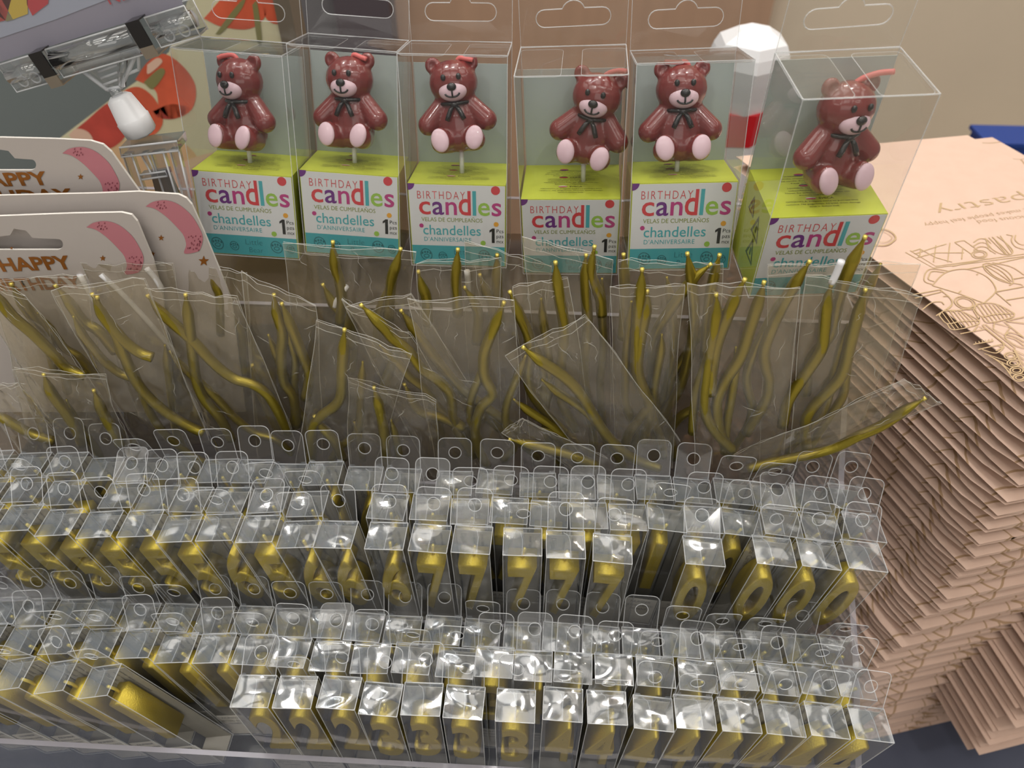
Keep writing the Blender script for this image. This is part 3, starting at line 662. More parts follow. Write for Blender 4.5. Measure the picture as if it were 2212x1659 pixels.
def card_print():
    mb = MB(); w, d, h = CW / 2, CD_ / 2, CHT; y = -d - .00035
    def T(b, m, x, z, wd_, **k): put_text(mb, b, m, (x, y, z), X3, Z3, width=wd_, **k)
    T('BIRTHDAY', 'ink_red', -.0265, .0478, .0320, height=.0056, bold=-.012, sp=1.25)
    x = -.0258
    for ch, col, wd_ in (('c', 'red', .0078), ('a', 'purple', .0078), ('n', 'magenta', .0076), ('d', 'red', .0082), ('l', 'tealt', .0024), ('e', 'green', .0080), ('s', 'magenta', .0066)):
        me, x0, x1, y0, y1_ = text_mesh(ch, .010)
        sx = wd_ / (x1 - x0); sy = .0105 / .56
        if ch in 'dl': sy = .0182 / .76
        mb.mesh(me, Matrix(((sx, 0, 0, x - x0 * sx), (0, 0, -1, y), (0, sy, 0, .0372), (0, 0, 0, 1))), ['ink_' + col]); x += wd_ + .0012
    T('VELAS DE CUMPLEA\u00d1OS', 'ink_olive', -.0246, .0322, .0415, height=.0029)
    T('chandelles', 'ink_tealt', -.0238, .0228, .0395, height=.0072, bold=.004)
    T("D'ANNIVERSAIRE", 'ink_tealt', -.0234, .0180, .0325, height=.0031, sp=1.1)
    mb.add([(.0232, y, .0178), (.0252, y, .0178), (.0252, y, .0283), (.0236, y, .0283), (.0216, y, .0268), (.0216, y, .0252), (.0232, y, .0262)], [tuple(range(7))], 'ink_black')
    for i, s_ in enumerate(('Pcs', 'pzs', 'mcx')): T(s_, 'ink_black', .0264, .0252 - .0037 * i, .0048, height=.0026)
    def dot(cx, cz, r, m): mb.poly(circle(cx, cz, r), [], m, lambda a, b: Vector((a, y, b)))
    dot(.0258, .0545, .0030, 'ink_red'); dot(.0262, .0312, .0017, 'ink_orange'); dot(.0172, .0175, .0018, 'ink_green'); dot(-.0248, .0290, .0015, 'ink_magenta')
    mb.poly([(-w, h)] + [(-w + .0045 * math.sin(R(90 * k / 8)), h - .0045 * math.cos(R(90 * k / 8))) for k in range(8, -1, -1)], [], 'ink_purple', lambda a, b: Vector((a, y, b)))
    T('Little', 'ink_dteal', -.0030, .0085, .0115, bold=-.02); T('Bear', 'ink_dteal', -.0010, .0030, .0095, bold=-.02)
    for cx, cz, r in ((-.0225, .0080, .0040), (-.0110, .0070, .0030), (.0180, .0080, .0040), (.0275, .0070, .0028)):
        f = lambda a, b: Vector((a, y, b))
        mb.poly(circle(cx, cz, r, r * 1.15, a=.5), [circle(cx, cz, r * .86, r, a=.5)], 'ink_dteal', f)
        mb.poly(circle(cx, cz - r * .25, r * .5, r * .38), [circle(cx, cz - r * .25, r * .36, r * .25)], 'ink_dteal', f)
        for k in range(4): mb.poly(circle(cx + r * (.45 * (k - 1.5)), cz + r * (.45 if k in (1, 2) else .28), r * .17, r * .22, 10), [], 'ink_dteal', f)
    # warnings on the lime top
    z = h + .0002; up = Vector((0, 1, 0))
    def L(b, yy, wd_, hh=.0013, m='ink_limetext'): put_text(mb, b, m, (0, yy, z), X3, up, width=wd_, height=hh, center=True)
    L('otrok in domace \u017eivali.', -.0165, .017); L('nadzora. Ne pogoltnite. Hranite izven dosega', -.0140, .042); L('OPOZORILA: Pri\u017egane sve\u010de ne pu\u0161\u010dajte brez', -.0115, .041)
    put_text(mb, 'SVECA', 'ink_limetext', (-.001, -.0088, z), X3, up, width=.0085, height=.0018, bold=.01)
    L('Kindern und Haustieren.', -.0052, .022); L('Halten Sie au\u00dferhalb der Reichweite von', -.0028, .037); L('unbeaufsichtigt. Nicht einnehmen.', -.0004, .032); L('HINWEISE: Niemals brennende Kerze', .0020, .032)
    put_text(mb, 'KERZE', 'ink_limetext', (-.001, .0045, z), X3, up, width=.0085, height=.0015, bold=.01)
    L('Keep out of animal reach.', .0072, .025); L('the candle. Keep out of children reach', .0096, .037); L('candle unattended. Do not swallow', .0120, .035); L('WARNINGS: Never leave a burning', .0144, .030)
    for yy, c1, c2 in ((-.0080, 'flagwhite', 'flagred'), (.0053, 'black', 'flagred'), (.0165, 'flagred', 'purple')):
        mb.poly(circle(-.0055, yy, .0031, .0012, 16), [], 'ink_' + c1, lambda a, b: Vector((a, b, z)))
        mb.poly([(-.0086, yy), *[(-.0055 + .0031 * math.cos(t), yy + .0012 * math.sin(t)) for t in [R(180 + 180 * k / 8) for k in range(1, 8)]], (-.0024, yy)], [], 'ink_' + c2, lambda a, b: Vector((a, b, z + .0001)))
    return mb.data('lettering')
CARDP = card_print()
def side_print():
    mb = MB(); x = -CW / 2 - .0003; f = lambda a, b: Vector((x, a, b))
    for (a, b, s_) in ((-.008, .040, .0075), (-.008, .024, .0075), (.006, .046, .006)):
        tri = [(a - s_, b - s_), (a + s_, b - s_), (a, b + s_)]; tin = [(a - s_ * .7, b - s_ * .82), (a + s_ * .7, b - s_ * .82), (a, b + s_ * .6)]
        mb.poly(tri, [tin], 'ink_limetext', f)
        mb.poly([(a - s_ * .12, b - s_ * .55), (a + s_ * .12, b - s_ * .55), (a + s_ * .12, b + s_ * .1), (a - s_ * .12, b + s_ * .1)], [], 'ink_limetext', f)
    return mb.data('warning_marks')
SIDEP = side_print()
def case_mesh(seed, h):
    q = random.Random(seed); mb = MB(); w, d = SW / 2, CD_ / 2 + .001
    c = [(-w, -d), (w, -d), (w, d), (-w, d)]
    for i in range(4):
        a, b = c[i], c[(i + 1) % 4]; bow = q.uniform(-.0006, .0008); nx, ny = b[1] - a[1], -(b[0] - a[0]); L = math.hypot(nx, ny)
        def fn(u, v):
            k = bow * math.sin(math.pi * u) * math.sin(math.pi * v) / L
            return Vector((a[0] + (b[0] - a[0]) * u + nx * k, a[1] + (b[1] - a[1]) * u + ny * k, h * v))
        mb.grid(fn, 6, 10, 'case_film'); e_rod(mb, (*a, 0), (*a, h), .0003); e_rod(mb, (*a, h), (*b, h), .0004); e_rod(mb, (*a, 0), (*b, 0), .0003)
    ph = [q.uniform(0, 6) for _ in range(4)]
    def top(u, v):
        e = math.sin(math.pi * u) * math.sin(math.pi * v); return Vector((-w + 2 * w * u, -d + 2 * d * v, h + .0012 * e * (math.sin(7 * u + ph[0]) + math.sin(5 * v + ph[1]))))
    mb.grid(top, 10, 6, 'case_film')
    for s_ in (-1, 1):  # folded side flaps under the lid with rounded ends
        fl = rrect(0, -d * .92, w * .82, d * .92, .004); mb.poly(fl, [], 'case_film', lambda a, b: Vector((s_ * (w - a), b, h - .0012 - .0004 * s_)))
        mb.tube([Vector((s_ * (w - a), b, h - .0012)) for a, b in fl], .0002, 'film_edge', 4, False, True)
    # glued seam strip down one side
    mb.grid(lambda u, v: Vector((w - .0005 - .006 * u, d - .0003, .06 + (h - .062) * v)), 2, 6, 'case_film')
    return mb.data('clear_case')
def case_tab():
    mb = MB(); w, h = SW / 2, .052
    out = [(-w, 0), (w, 0)] + [(w - .006 + .006 * math.cos(R(90 * k / 5)), h - .006 + .006 * math.sin(R(90 * k / 5))) for k in range(6)] + [(-w + .006 + .006 * math.cos(R(90 + 90 * k / 5)), h - .006 + .006 * math.sin(R(90 + 90 * k / 5))) for k in range(6)]
    sl = euro_slot(0, .0175, .046, .0105, .0072)
    f = lambda a, b: Vector((a, .0012 * math.sin(a * 60), b))
    mb.poly(out, [sl], 'case_film', f); mb.tube([f(*p) for p in sl], .00035, 'film_edge', 4, False, True); mb.tube([f(*p) for p in out], .0003, 'film_edge', 4, False, True)
    return mb.data('hang_tab')
CTAB = case_tab()
STICKM = MB().tube([(0, 0, .0), (0, 0, .018)], .0016, 'white_plastic', 8).data('stick')
BEARS = [ # centre of the card's upper front edge, width in the picture, tilt forward, roll, turn, bear offset x mm, bear roll, bear turn, label
 (522, 374, 214, -12, 4, 2, -2, -6, -22, 'brown bear candle in clear case, first from the sign clip, head turned aside'),
 (753, 374, 213, -12, 3.4, 1, -1, -4, -12, 'brown bear candle in clear case, second from the sign clip'),
 (986, 398, 213, -11, 0, 0, 1, -6, 2, 'brown bear candle in clear case, third from the sign clip, ears against lid'),
 (1232, 430, 214, -1.5, -3, -2, 8, 9, -10, 'brown bear candle in forward-tipped case, fourth from the sign clip, body leaning aside'),
 (1480, 394, 226, -12, -3, 0, -2, 0, 2, 'upright brown bear candle in clear case, standing before the white bottle'),
 (1792, 466, 252, 4, -2, 4, 3, 4, 14, 'brown bear candle in forward-tipped case beside the pink paper bags')]
SHS = (.1315, .134, .137, .1375, .1275, .1275)
for i, (px, py, wp, tilt, roll, turn, ox, br, bt, lab) in enumerate(BEARS):
    p = P(px, py, d=F_ * CW / wp)
    Rm = (Matrix.Rotation(R(turn), 4, 'Z') @ Matrix.Rotation(R(roll), 4, 'Y') @ Matrix.Rotation(R(tilt), 4, 'X'))
    ks = 1.0; p = CP + (p - CP) * ks
    T = Matrix.Translation(p) @ Rm @ Matrix.Diagonal((ks, ks, ks, 1)) @ Matrix.Translation((0, CD_ / 2, -CHT))
    r = thing('bear_candle_case', lab, 'boxed candle', T, 'bear candles on the top shelf')
    link('clear_case', case_mesh(40 + i, SHS[i]), r)
    link('hang_tab', CTAB, r, Matrix.Translation((0, CD_ / 2 + .001, SHS[i])) @ Matrix.Rotation(R((4, -3, 2, 6, 3, 4)[i]), 4, 'X'))
    cb = link('printed_card', CARDB, r); link('lettering', CARDP, cb); link('warning_marks', SIDEP, cb)
    BT = Matrix.Translation((ox * .001, .000, CHT + (.008, .0095, .014, .0125, .006, .004)[i])) @ Matrix.Rotation(R(br), 4, 'Y') @ Matrix.Rotation(R(bt), 4, 'Z') @ Matrix.Rotation(R(-9), 4, 'X') @ Matrix.Diagonal((.95, .95, .95, 1))
    b = link('bear_candle', BEAR, r, BT)
    for nm, me in BITS: link(nm, me, b)
    wk = WKS[i]; MB().tube(smooth_path([Vector(q) * .001 for q in wk]), .0016, 'wick_pink', 8).build('wick', b)
    link('stick', STICKM, r, Matrix.Translation((ox * .001, 0, CHT - .001)))

# ------------------------------------------------------------------ birthday hang cards
def on_plane(y): return lambda a, b: P(a, b, y=y)
def star(cx, cy, r, a=0): return [(cx + (r if k % 2 == 0 else r * .42) * math.sin(a + k * math.pi / 5), cy - (r if k % 2 == 0 else r * .42) * math.cos(a + k * math.pi / 5)) for k in range(10)]
def moon(dx, dy, s=1.0):
    o = [(552, 1455), (600, 1425), (680, 1415), (760, 1440), (840, 1505), (890, 1580), (918, 1650), (905, 1720), (880, 1745), (800, 1755)]
    i = [(812, 1700), (795, 1640), (755, 1590), (690, 1525), (630, 1480), (590, 1462)]
    q = [(x / 2.962 * s + dx, y / 2.962 * s + dy) for x, y in o + i]
    return [(v.x, v.y) for v in smooth_path([Vector((*p, 0)) for p in q + [q[0]]], 4)][:-1]
def hang_card(name, outer, hole, y, label, moonp, stars, words):
    r = thing(name, label, 'hang card', Matrix.Identity(4), 'birthday hang cards'); f = on_plane(y)
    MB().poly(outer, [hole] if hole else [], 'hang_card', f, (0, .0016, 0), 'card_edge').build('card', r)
    mb = MB(); g = on_plane(y - .0003); h = on_plane(y - .0005)
    if moonp:
        mo = moon(*moonp); mb.poly(mo, [], 'moon_pink', g)
        q = random.Random(3)
        for k in range(34):
            u = q.random(); cx, cy = (862, 1690) if k < 24 else (660, 1448)
            x = cx + q.uniform(-42, 42); yy = cy + q.uniform(-52, 45) if k < 24 else cy + q.uniform(-22, 20)
            mb.poly(circle(x / 2.962 + moonp[0], yy / 2.962 + moonp[1], 1.3, 2.1, 8, .4), [], 'moon_dot', h)
    for s_ in stars: mb.poly(star(*s_), [], 'foil_copper', g)
    mb.build('moon_print', r)
    mb = MB()
    for b, p0, p1, hh in words:
        A, B = P(*p0, y=y - .0004), P(*p1, y=y - .0004); ux = (B - A)
        put_text(mb, b, 'foil_copper', A, ux, Z3, width=ux.length, height=hh, bold=.03)
    mb.build('lettering', r)
    return r
yC = y4 - .012
slot = lambda x0, x1, cy, hh, bx: [(x0, cy + hh), (x1 - hh, cy + hh)] + [(x1 - hh + hh * math.sin(R(t)), cy + hh * math.cos(R(t))) for t in range(20, 180, 20)] + [(x1 - hh - 8, cy - hh), (bx + 30, cy - hh - 2), (bx + 16, cy - hh - 18), (bx - 10, cy - hh - 22), (bx - 18, cy - hh - 8), (x0, cy - hh)]
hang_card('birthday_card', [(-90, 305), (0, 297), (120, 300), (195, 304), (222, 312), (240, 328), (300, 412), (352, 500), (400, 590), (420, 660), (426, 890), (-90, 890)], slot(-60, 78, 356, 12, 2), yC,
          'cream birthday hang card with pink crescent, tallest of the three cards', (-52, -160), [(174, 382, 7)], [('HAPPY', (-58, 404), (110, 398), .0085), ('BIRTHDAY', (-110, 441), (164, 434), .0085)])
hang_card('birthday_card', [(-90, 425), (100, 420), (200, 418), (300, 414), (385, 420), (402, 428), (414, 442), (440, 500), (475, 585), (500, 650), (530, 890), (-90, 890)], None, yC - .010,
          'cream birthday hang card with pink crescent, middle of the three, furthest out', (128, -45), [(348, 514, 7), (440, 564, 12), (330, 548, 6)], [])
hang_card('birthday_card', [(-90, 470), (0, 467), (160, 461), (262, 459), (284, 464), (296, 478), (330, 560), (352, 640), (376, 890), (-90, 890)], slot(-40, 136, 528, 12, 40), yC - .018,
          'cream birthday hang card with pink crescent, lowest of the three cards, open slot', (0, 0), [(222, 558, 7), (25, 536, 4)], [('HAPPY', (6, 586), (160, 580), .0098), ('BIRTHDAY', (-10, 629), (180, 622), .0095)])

# ------------------------------------------------------------------ sign clip and sign
yS = y4 + .028
def Q(px, py, dd=0): return P(px, py, y=yS + dd)
cl = thing('sign_clip', 'clear plastic sign clip with white swivel joint and two black bands', 'sign holder', Matrix.Translation(Q(345, 430)))
cO = Q(345, 430)
def clip_bar(mb, a, b, r, mat='clip_plastic', n=10): mb.tube([a - cO, b - cO], r, mat, n)
u_ = (Q(420, 60) - Q(30, 175)).normalized(); v_ = Vector((-u_.z, 0, u_.x))
def along(t, o=0, dy=0): return Q(30, 165).lerp(Q(425, 40), t) + v_ * o + Vector((0, dy, 0))
mb = MB()
for t0, t1 in ((.0, .19), (.27, .70), (.80, 1.0)):  # gripping jaw in three lengths
    a, b = along(t0), along(t1)
    Tm = Matrix((u_, Y3, v_)).transposed().to_4x4(); Tm.translation = a - cO; L = (b - a).length
    mb.box((0, -.006, -.006), (L, -.0045, .009), 'clip_plastic', Tm); mb.box((0, .0045, -.006), (L, .006, .009), 'clip_plastic', Tm)
    mb.box((0, -.006, -.0072), (L, .006, -.006), 'clip_plastic', Tm)
    for s_ in (-.006, .006): mb.tube([Tm @ Vector((0, s_, -.0072)), Tm @ Vector((L, s_, -.0072)), Tm @ Vector((L, s_, .009)), Tm @ Vector((0, s_, .009))], .0005, 'clip_edge', 5, False, True)
clip_bar(mb, along(.27, .002, -.004), along(.70, .002, -.004), .0052, 'clip_plastic', 14); clip_bar(mb, along(.0, .001, -.003), along(.19, .001, -.003), .0045, 'clip_plastic', 12); clip_bar(mb, along(.80, .001, -.003), along(1, .001, -.003), .0045, 'clip_plastic', 12)
for t in (.06, .13, .86, .94):
    c = along(t, -.003, -.005) - cO; mb.tube([c + Vector((.003 * math.cos(a), 0, .003 * math.sin(a))) for a in [R(30 * k) for k in range(12)]], .0006, 'clip_edge', 5, False, True)
mb.build('jaw', cl)
for t in (.23, .75):
    Tm = Matrix((u_, Y3, v_)).transposed().to_4x4(); Tm.translation = along(t) - cO
    mb = MB().box((-.0042, -.0095, -.004), (.0042, -.0085, .009), 'black_paint', Tm).box((-.0042, -.0095, -.0095), (.0042, -.0085, -.004), 'steel', Tm).box((-.0042, -.0095, .009), (.0042, .008, .0098), 'black_paint', Tm).box((-.0042, -.0095, -.0102), (.0042, .008, -.0095), 'steel', Tm)
    mb.build('spring_band', cl)
mb = MB()
tri = [Q(168, 146), Q(298, 108), Q(262, 188), Q(232, 194)]
for i in range(4): clip_bar(mb, tri[i], tri[(i + 1) % 4], .0013, 'clip_edge', 6)
mb.add([p - cO for p in tri], [(0, 1, 2, 3)], 'clip_plastic'); mb.add([p - cO + Vector((0, .004, 0)) for p in tri], [(0, 1, 2, 3)], 'clip_plastic')
clip_bar(mb, Q(268, 116), Q(264, 184), .0022, 'clip_plastic', 8); clip_bar(mb, Q(298, 108), Q(300, 150), .0010, 'clip_edge', 6); clip_bar(mb, Q(300, 150), Q(276, 160), .0010, 'clip_edge', 6)
for k in range(3): clip_bar(mb, Q(212 + 6 * k, 155 + 14 * k), Q(254, 140 + 16 * k), .0008, 'clip_edge', 6)
clip_bar(mb, Q(247, 190), Q(258, 214), .0036, 'clip_plastic', 10)
mb.build('neck', cl)
a, b = Q(254, 206), Q(310, 292); ax = (b - a)
mb = MB().tube([a - cO, a + ax * .07 - cO, a + ax * .55 - cO, a + ax * .57 - cO, a + ax * .93 - cO, b - cO], [.0055, .0078, .0098, .0104, .0098, .006], 'white_joint', 8)
mb.build('swivel_joint', cl)
mb = MB()
o4 = [Q(278, 300), Q(395, 286), Q(428, 470), Q(330, 450)]
def slab(pts, dy, t, mat='clip_plastic'):
    q = [p - cO + Vector((0, dy, 0)) for p in pts]; w = [p + Vector((0, t, 0)) for p in q]
    mb.add(q + w, [(0, 1, 2, 3), (7, 6, 5, 4), (0, 4, 5, 1), (1, 5, 6, 2), (2, 6, 7, 3), (3, 7, 4, 0)], mat)
    mb.tube(q, .0007, 'clip_edge', 5, False, True)
slab([Q(276, 300), Q(398, 286), Q(402, 306), Q(280, 320)], -.012, .014)
slab([Q(280, 318), Q(298, 316), Q(350, 470), Q(330, 470)], -.010, .004); slab([Q(318, 316), Q(330, 314), Q(350, 360), Q(342, 362)], -.010, .004)
slab([Q(340, 314), Q(365, 310), Q(412, 470), Q(388, 470)], -.010, .004); slab([Q(380, 308), Q(398, 306), Q(436, 470), Q(424, 470)], -.010, .004)
slab([Q(318, 360), Q(372, 352), Q(376, 362), Q(322, 370)], -.011, .006)
mb.build('base_clamp', cl)
q = [Q(330, 366), Q(368, 360), Q(395, 420), Q(345, 424)]
MB().add([p - cO + Vector((0, -.004, 0)) for p in q] + [p - cO + Vector((0, -.002, 0)) for p in q], [(0, 1, 2, 3), (7, 6, 5, 4), (0, 4, 5, 1), (1, 5, 6, 2), (2, 6, 7, 3), (3, 7, 4, 0)], 'steel').build('spring_plate', cl)
sg = thing('price_sign', 'mauve paper sign in a clear sleeve held in the plastic sign clip', 'sign', Matrix.Translation(along(.5)))
sO = along(.5)
def S(px, py, dd=0): return P(px, py, y=yS + dd) - sO
mb = MB().add([S(-260, 215), S(395, 10), S(330, -330), S(-330, -130)] + [S(-260, 215, .0012), S(395, 10, .0012), S(330, -330, .0012), S(-330, -130, .0012)], [(0, 1, 2, 3), (7, 6, 5, 4), (0, 4, 5, 1), (1, 5, 6, 2), (2, 6, 7, 3), (3, 7, 4, 0)], 'sign_mauve')
mb.build('paper', sg)
mb = MB().add([S(-260, 165, -.0004), S(-30, 92, -.0004), S(120, 42, -.0004), S(255, -10, -.0004), S(330, -330, -.0004), S(-330, -130, -.0004)], [tuple(range(6))], 'sign_pale')
mb.build('pale_panel', sg)
mb = MB()
for pts, m_ in (([(-60, -60), (40, -60), (12, 44), (-60, 60)], 'berry_dark'), ([(-2, -60), (60, -60), (60, 30), (28, 42), (4, 0)], 'ink_flaggold'), ([(54, -60), (110, -60), (104, 8), (70, 34), (58, 10)], 'ink_flagred'), ([(0, 10), (30, 42), (14, 46), (-10, 30)], 'leaf_olive')):
    mb.add([S(*p, -.0008) for p in pts], [tuple(range(len(pts)))], m_)
mb.build('picture', sg)
mb = MB(); A, B = S(238, 10, -.0008), S(305, -10, -.0008); put_text(mb, 'NEU', 'ink_flagred', A, B - A, Vector((-(B - A).z, 0, (B - A).x)), width=(B - A).length, height=.006); mb.build('lettering', sg)
mb = MB().add([S(-262, 240, -.002), S(402, 30, -.002), S(332, -332, -.002), S(-332, -132, -.002)], [(0, 1, 2, 3)], 'sleeve_film'); mb.build('sleeve', sg)

# ------------------------------------------------------------------ strawberry poster behind
yP = y4 + .34
def Z(px, py, dd=0): return P(px, py, y=yP + dd)
po = thing('strawberry_poster', 'framed poster of strawberries on cream behind the sign clip', 'poster', Matrix.Identity(4))
top_, bot = -420, 900
xr0, xr1 = Z(605, 30).x, Z(640, 30).x
MB().box((Z(-700, 300).x, yP, TZ + .002), (xr0, yP + .012, Z(300, top_).z), 'poster_grey').build('board', po)
MB().box((xr0, yP - .012, TZ + .002), (xr1, yP + .02, Z(300, top_).z), 'frame_olive').build('frame', po)
def pprint(name, pts, m_, dd, sm=True):
    q = [(v.x, v.y) for v in smooth_path([Vector((*p, 0)) for p in pts + [pts[0]]], 5)][:-1] if sm else pts
    MB().poly(q, [], m_, lambda a, b: Z(a, b, dd)).build(name, po)
pprint('cream_print', [(130, 298), (240, 214), (300, 172), (365, 112), (420, -40), (606, -40), (640, 160), (700, 700), (120, 700)], 'poster_cream', -.0006, False)
pprint('peach_print', [(190, 330), (330, 290), (420, 330), (440, 430), (360, 520), (200, 500)], 'poster_peach', -.0008)
for pts, m_ in (([(150, 290), (185, 262), (235, 222), (262, 240), (275, 285), (240, 320), (200, 310)], 'berry_dark'), ([(262, 240), (265, 200), (300, 188), (335, 215), (352, 262), (330, 292), (285, 288)], 'berry'),
                ([(292, 172), (318, 135), (352, 116), (392, 140), (422, 185), (415, 235), (375, 256), (345, 235), (335, 195)], 'berry'), ([(330, 240), (370, 225), (410, 235), (380, 256), (345, 255)], 'berry_dark'),
                ([(440, 40), (500, -20), (560, -10), (575, 30), (540, 62), (480, 58)], 'berry'), ([(560, -30), (610, -40), (612, 45), (575, 40)], 'berry')): pprint('strawberry', pts, m_, -.0010)
for pts, m_ in (([(148, 292), (165, 278), (190, 285), (200, 305), (170, 310)], 'berry_pale'), ([(318, 140), (340, 125), (350, 135), (320, 160)], 'berry_pale'), ([(310, 178), (345, 148), (356, 158), (330, 192)], 'leaf_olive'), ([(465, 74), (505, 20), (530, -5), (520, 22), (480, 70)], 'leaf_olive'), ([(545, 10), (556, 8), (566, 88), (556, 90)], 'leaf_olive'),
                ([(362, 420), (380, 360), (460, 330), (480, 350), (430, 400), (390, 470)], 'berry_pale')): pprint('print_detail', pts, m_, -.0013)

# ------------------------------------------------------------------ white bottle, blue crate behind
yb = .80
bc = P(1602, 200, y=yb)
bo = thing('white_bottle', 'white faceted plastic bottle with red label band behind the fifth bear box', 'bottle', Matrix.Translation((bc.x, yb, TZ)) )
def pz(py): return P(1640, py, y=yb).z - TZ
def lathe(prof, n, mat, cap=True):
    mb = MB(); vs = []; fs = []
    for r_, z_ in prof:
        for k in range(n): a = 2 * math.pi * (k + .5) / n; vs.append(Vector((r_ * math.cos(a), r_ * math.sin(a), z_)))
    for j in range(len(prof) - 1):
        for k in range(n): fs.append((j * n + k, j * n + (k + 1) % n, (j + 1) * n + (k + 1) % n, (j + 1) * n + k))
    if cap: fs += [tuple(range(n))[::-1], tuple((len(prof) - 1) * n + k for k in range(n))]
    return mb.add(vs, fs, mat)
rpx = lambda px, py: abs(P(px, py, y=yb).x - bc.x - .0) + .001
lathe([(.030, 0), (.034, .004), (.0335, pz(292)), (.0335, pz(292) + .001)], 8, 'bottle_white').build('body', bo)
lathe([(.0345, pz(292)), (.0345, pz(225))], 8, 'bottle_red').build('label_band', bo)
lathe([(.0335, pz(225)), (.036, pz(200)), (.041, pz(160)), (.044, pz(130)), (.041, pz(105)), (.036, pz(84)), (.018, pz(62))], 6, 'bottle_white').build('faceted_top', bo)
cr0 = P(2150, 345, y=1.08)
cr = thing('blue_crate', 'dark blue crate rim behind the top paper bag', 'crate', Matrix.Translation((cr0.x, 1.08, TZ)))
MB().box((-.022, 0, 0), (.10, .055, (P(2150, 303, y=1.1).z - TZ)), 'crate_blue').build('body', cr)
MB().box((-.026, -.004, (P(2150, 303, y=1.1).z - TZ)), (.105, .06, (P(2150, 303, y=1.1).z - TZ) + .006), 'crate_blue').build('rim', cr)

# ------------------------------------------------------------------ stack of pink paper bags
KS = 1.35; ZT = .6 - .222 * KS
e1 = Vector((math.cos(R(-72)), math.sin(R(-72)), 0)); e2 = Vector((math.cos(R(12)), math.sin(R(12)), 0))
e1 = Matrix.Rotation(YAW, 3, 'Z') @ e1; e2 = Matrix.Rotation(YAW, 3, 'Z') @ e2
LB, WB = .250 * KS, .185 * KS
Ctop = P(2330, 888, z=ZT); A0 = P(1612, 340, z=ZT)
def bag_mesh(tk, gus, seed, flap=False, mat='kraft_printed', openness=1.0):
    q = random.Random(seed); mb = MB(); n = 14; g = gus
    def prof(s):  # s: 0 = far end, 1 = near end
        k = 1 - .7 * max(0, (s - .86) / .14) ** 1.6
        sag = .0008 * math.sin(5 * s + seed)
        t_ = tk * k; m_ = tk * .5
        return [(WB, m_ + t_ * .36), (.03, m_ + t_ * .44 + sag), (.0, m_ + t_ * .32 + sag), (g, m_ + t_ * .04), (g, m_ - t_ * .04), (0, m_ - t_ * .32), (.03, m_ - t_ * .46), (WB, m_ - t_ * .36)]
    vs = []
    for i in range(n + 1):
        s = i / n
        for a, z in prof(s):
            off = .004 * max(0, (s - .93) / .07) if a < .002 else 0  # rounded near corner
            vs.append(e1 * (LB * s - LB) + e2 * (a + off) + Z3 * z)
    m = 8; fs = []
    for i in range(n):
        for k in range(m - 1): fs.append((i * m + k, i * m + k + 1, (i + 1) * m + k + 1, (i + 1) * m + k))
    for b0 in (0, n * m): fs += [(b0, b0 + 1, b0 + 6, b0 + 7), (b0 + 1, b0 + 2, b0 + 3), (b0 + 4, b0 + 5, b0 + 6), (b0 + 1, b0 + 3, b0 + 4, b0 + 6)]
    mb.add(vs, fs, mat)
    return mb.data('bag_body')
BODY = [bag_mesh(.0112, .022 + .004 * k, 10 + k) for k in range(4)]
def flap_mesh(seed):
    q = random.Random(seed); f1 = Matrix.Rotation(R(-12), 3, 'Z') @ e1
    a = e2 * .09; b = e2 * WB * 1.2; mb = MB()
    for k in range(2):
        o = Z3 * (.0030 + .0016 * k); s = e2 * .004 * k
        fl = q.uniform(.050, .066)
        v = [a + o + s - e1 * .02, b + o - e1 * .02, b + o + f1 * fl, a + o + s + f1 * (fl - .004 * k)]
        mb.add(v + [p + Z3 * .0004 for p in v], [(3, 2, 1, 0), (4, 5, 6, 7), (0, 1, 5, 4), (1, 2, 6, 5), (2, 3, 7, 6), (3, 0, 4, 7)], 'kraft_plain')
    return mb.data('base_flap')
FLAP = [flap_mesh(k) for k in range(5)]
zz = .0; NB = 37; pitch_ = (ZT - .011 - TZ) / NB
Cbot = P(1775, 1612, z=TZ)
for i in range(NB):          # from the table up; the topmost bag is built apart
    f = i / NB; hz = lambda j: (j / NB) ** 1.25; z = TZ + .0005 + hz(i) * pitch_ * NB; tz = (hz(i + 1) - hz(i)) * pitch_ * NB
    base = Cbot.lerp(Vector((Ctop.x, Ctop.y, 0)), hz(i)) + e1 * rnd.uniform(-.002, .0025) + e2 * rnd.uniform(-.002, .002)
    base += e2 * .006 * math.sin(i * .33)
    if i < 8: base += e1 * .004
    n = NB - i + 1
    T = Matrix.Translation((base.x, base.y, z)) @ Matrix.Rotation(R(rnd.uniform(-.6, .6)), 4, 'Z')
    r = thing('paper_bag', f'pink printed paper bag lying flat, {ordinal(n)} from top of the stack', 'paper bag', T, 'stacked paper bags')
    link('bag_body', BODY[rnd.randrange(4)], r, Matrix.Diagonal((1, 1, tz / .0112 * .97, 1)))
    if 9 <= i < 22: link('base_flap', FLAP[i % 5], r, Matrix.Translation(e2 * (.002 * (i - 7)) + e1 * (.003 * math.sin(i * 2.1))))
